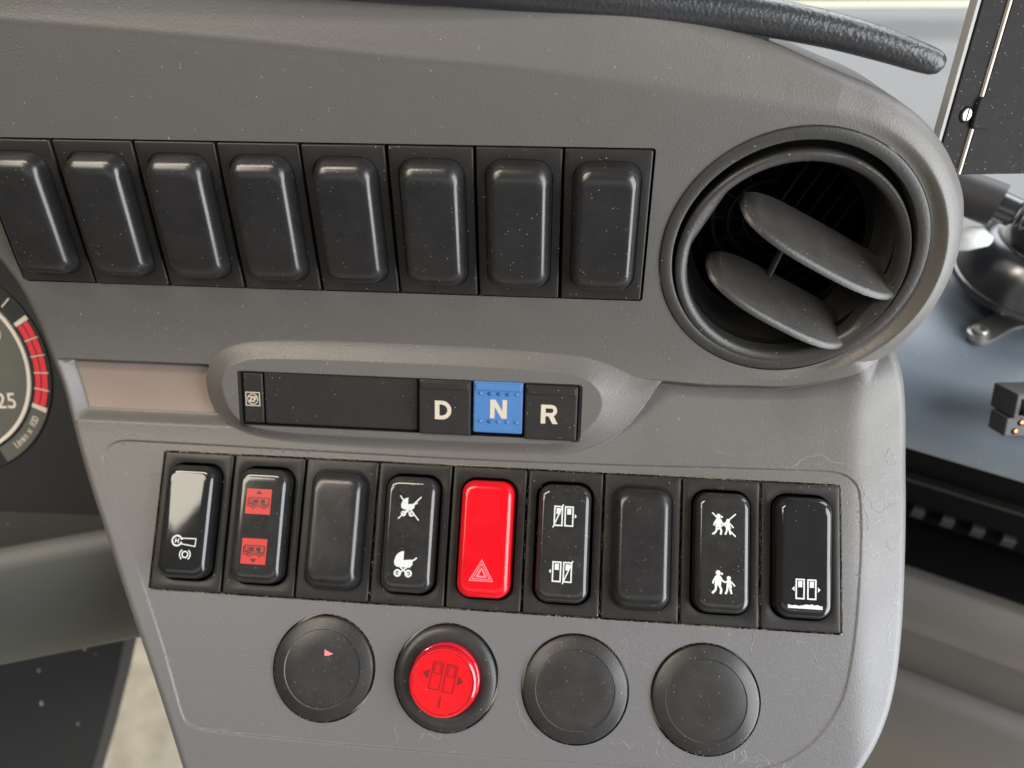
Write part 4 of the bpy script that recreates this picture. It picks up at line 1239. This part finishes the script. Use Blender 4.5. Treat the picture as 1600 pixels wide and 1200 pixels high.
b = MB(); b.tube([(-47, -8, 34), (-43, -10, 38), (-39, -12, 40), (-35, -13, 39)], [(3, 3), (5, 5), (4.5, 4.5), (2, 2)], 16); b.build("lever", M['whiteplastic'], bm_, angle=70)

# ------------------------------------------------------------------ loose connector on the console edge
cn = empty("wire_connector", basis((0.3160, 0.0075, 0.8330), (-0.03, 0.45, 0.9), (0.995, 0.10, 0.0)), "black multi-pin plug with copper contacts lying at the console edge", "connector")
cn.scale = (1.22, 1.22, 1.22)
b = MB(); b.box(0, 0, -8, 32, 6.2, 0, 0.5); body = b.build("body", M['rubber'], cn, angle=30)
b = MB(); b.box(0.8, 6.4, -10, 32, 14.2, 1.5, 0.5); b.build("hood", M['rubber'], cn, angle=30)
b = MB(); b.box(2.4, 7.4, -2, 31, 12.6, 1.62); b.build("hood_mouth", M['void'], cn, smooth=False)
b = MB(); b.box(3.2, 7.4, -1, 31, 9.0, 3.0, 0.3); b.build("tongue", M['plate'], cn, angle=30)
for r_ in range(2):
    for k in range(6):
        px_, py_ = 3.0 + 4.6 * k + (1.4 if r_ else 0), 1.7 + 2.8 * r_
        h_ = MB().lathe([(1.0, 0.03), (0.05, 0.03)], 14, px_, py_, cap=True).build("socket", M['void'], body, smooth=False)
        MB().lathe([(0.62, 0.04), (0.55, 0.3), (0.1, 0.35)], 10, px_ + .25, py_ + .2, cap=True).build("contact", M['copper'], cn)

# ------------------------------------------------------------------ lower left: knee panel, dark kick panel, floor
ph2 = rad(17)
KE, KG, KO = Vector((math.cos(ph2), math.sin(ph2), 0)), Vector((-math.sin(ph2), math.cos(ph2), 0)), Vector((-0.0297, -0.0565, 0.8235))
kp = empty("knee_panel", trans(KO), "grey-green rounded knee panel below the instrument cluster", "knee panel")
extrude_profile("panel", [(0.05, -0.016), (0.012, -0.014), (0.006, -0.006), (0.003, -0.0008), (0.001, 0.0), (-0.006, -0.005), (-0.012, -0.013), (-0.0165, -0.023), (-0.019, -0.033), (-0.0193, -0.040), (-0.0180, -0.0445), (-0.015, -0.0465), (-0.008, -0.047), (0.05, -0.047)],
                KO, KE, KG, -0.25, 0.075, M['knee'], kp, closed=True, angle=60)

kk_ = empty("kick_panel", basis((-0.075, -0.028, 0.6805), (0.0056, 0.045, 0.045), (1.0, 0.06, 0.0)), "black speckled kick panel with a curved right edge, below the knee panel", "kick panel")
kpoly = [(-160, 60), (-2, 60), (1.5, 40), (2.5, 15), (2.2, 0), (1.2, -14), (-0.8, -30), (-3, -48), (-6.5, -70), (-12, -100), (-160, -100)]
b = MB(); b.prism(kpoly, -14, -0.8); b.build("panel", M['rubber'], kk_, angle=40)
vs, fs = [], []
b = MB()
for k in range(7):
    x_, y_ = random.gauss(-30, 16), random.gauss(-18, 14)
    r__ = random.choice((0.35, 0.5, 0.6, 0.9))
    if x_ > -2 or x_ < -80: continue
    b.prism([(x_ + r__ * random.uniform(.6, 1.2) * math.cos(rad(a)), y_ + r__ * random.uniform(.7, 1.5) * math.sin(rad(a))) for a in range(0, 360, 60)], -0.85, -0.55)
o = b.build("dried_specks", M['dust'], kk_, smooth=False); o["kind"] = "stuff"

fl = wbuild("floor", [(-2.5, -2.5, 0.35), (2.5, -2.5, 0.35), (2.5, 2.5, 0.35), (-2.5, 2.5, 0.35)], [(0, 1, 2, 3)], M['pale_floor'], smooth=False)
tag(fl, "worn pale vinyl floor", "floor", kind="structure")

# ------------------------------------------------------------------ dash top and windscreen edge behind the fascia
dt = empty("dash_top", trans((0.3, 0.3, 0.83)), "pale grey dashboard top running to the windscreen", "dash top"); dt["kind"] = "structure"
extrude_profile("surface", [(0.065, 0.70), (0.075, 0.80), (0.090, 0.822), (0.115, 0.832), (0.15, 0.834), (0.352, 0.836), (0.366, 0.837), (0.373, 0.840), (0.379, 0.846), (0.386, 0.850), (0.394, 0.8515), (0.402, 0.850), (0.408, 0.846), (0.410, 0.80), (0.41, 0.70)],
                (0, 0, 0), (1, 0.02, 0), (0, 1, 0), -0.6, 1.2, M['dash_top'], dt, closed=True, angle=60)
ws = empty("windscreen_frame", trans((0.3, 0.43, 0.84)), "cream windscreen sill with a dark glass edge behind the dashboard top", "windscreen frame")
extrude_profile("sill", [(0.411, 0.80), (0.411, 0.843), (0.416, 0.846), (0.440, 0.843), (0.443, 0.80)], (0, 0, 0), (1, 0.02, 0), (0, 1, 0), -0.6, 1.2, M['sill'], ws, closed=True)
extrude_profile("glass_edge", [(0.444, 0.80), (0.444, 0.849), (0.50, 0.90), (0.51, 0.90), (0.51, 0.80)], (0, 0, 0), (1, 0.02, 0), (0, 1, 0), -0.6, 1.2, M['frit'], ws, closed=True)


# ------------------------------------------------------------------ dust: lint on the surfaces, crumbs in the gaps
def scatter_lint(n):
    b = MB()
    k = 0
    while k < n:
        s = random.uniform(-40, 262); t_ = random.uniform(-32, 195)
        if ROW_UP[0] < s < ROW_UP[2] and ROW_UP[1] < t_ < ROW_UP[3]: h = 0.55
        elif ROW_LO[0] < s < ROW_LO[2] and ROW_LO[1] < t_ < ROW_LO[3]: h = 0.12
        else: h = None
        if sdf(OUT, np.array([s]), np.array([t_]))[0] < 2: continue
        if math.hypot(s - VC[0], t_ - VC[1]) < 38: continue
        if SLOT[0] < s < SLOT[2] and SLOT[1] < t_ < SLOT[3]: continue
        if any(math.hypot(s - a, t_ - b_ - VOFF) < 17 for a, b_ in PLUGS): continue
        k += 1
        a = random.uniform(0, math.pi); L_1 = random.choice((0.15, 0.2, 0.25, 0.3, 0.4, 0.8)); w_ = random.uniform(0.05, 0.08) if L_1 > .5 else random.uniform(0.06, 0.13)
        bend = random.uniform(-0.5, 0.5); pts = []
        for q in (-1, -.33, .33, 1):
            aa = a + bend * q
            pts.append((s + q * L_1 / 2 * math.cos(aa), t_ + q * L_1 / 2 * math.sin(aa)))
        ss = np.array([p[0] for p in pts]); tt = np.array([p[1] for p in pts])
        base = surf_at(ss, tt, 0.06) if h is None else surf(ss, tt, np.full(4, h))
        base = base * np.array([1, -1, -1])
        nx, ny = -math.sin(a) * w_ / 2, -math.cos(a) * w_ / 2
        vs = [];
        for p in base: vs += [(p[0] + nx, p[1] - ny, p[2]), (p[0] - nx, p[1] + ny, p[2]), (p[0], p[1], p[2] + w_ * .5)]
        fs = []
        for q in range(3):
            for e in range(3):
                f = (e + 1) % 3; fs.append((q * 3 + e, q * 3 + f, q * 3 + 3 + f, q * 3 + 3 + e))
        b.add(vs, fs)
    return b


o = scatter_lint(300).build("lint", M['lint'], None, smooth=False)
o.matrix_world = dash.matrix_world.copy()
tag(o, "pale lint specks scattered over the dashboard panels", "dust", kind="stuff")


def crumbs():
    b = MB(); x0, y0 = -0.2, 0.2; x1, y1 = 225.2, -HM - 0.2
    def grain(x, y, z, r):
        vs = [(x + r * random.uniform(-1, 1), y + r * random.uniform(-1, 1), z + r * random.uniform(-.6, .9)) for _ in range(4)]
        b.add(vs, [(0, 1, 2), (0, 2, 3), (0, 3, 1), (1, 3, 2)])
    for _ in range(5200):
        x = random.uniform(x0, x1); top = random.random() < 0.6
        y = (y0 + random.gauss(0.12, 0.20)) if top else (y1 + random.gauss(-0.10, 0.18))
        dens = 0.55 + 0.45 * math.sin(x * 0.11) * math.sin(x * 0.037 + 1)
        if random.random() < dens: grain(x, y, random.uniform(-0.75, -0.10), random.uniform(0.07, 0.22))
    for _ in range(1300):
        k = random.choice((0, 3, 5, 6, 7, 8, 8, 9, 9, 9)); x = 25 * k + random.gauss(0, 0.16) + (0.2 if k == 9 else 0)
        grain(x, random.uniform(y1, y0), random.uniform(-1.1, -0.4), random.uniform(0.08, 0.2))
    for ps, pv in PLUGS:
        for _ in range(420):
            a = random.uniform(0, 2 * math.pi)
            if random.random() < 0.45 + 0.4 * math.sin(a * 2 + ps): grain(ps - LO[0] + 16.72 * math.cos(a) + random.gauss(0, .1), -pv - 16.72 * math.sin(a) + random.gauss(0, .1), random.uniform(-1.2, -0.55), random.uniform(0.06, 0.18))
    return b


o = crumbs().build("dust_crumbs", M['dust'], None, smooth=False)
o.matrix_world = F_low(LO[0], 0, 0)
tag(o, "brown crumbs of dust caught round the lower switch row", "dust", kind="stuff")
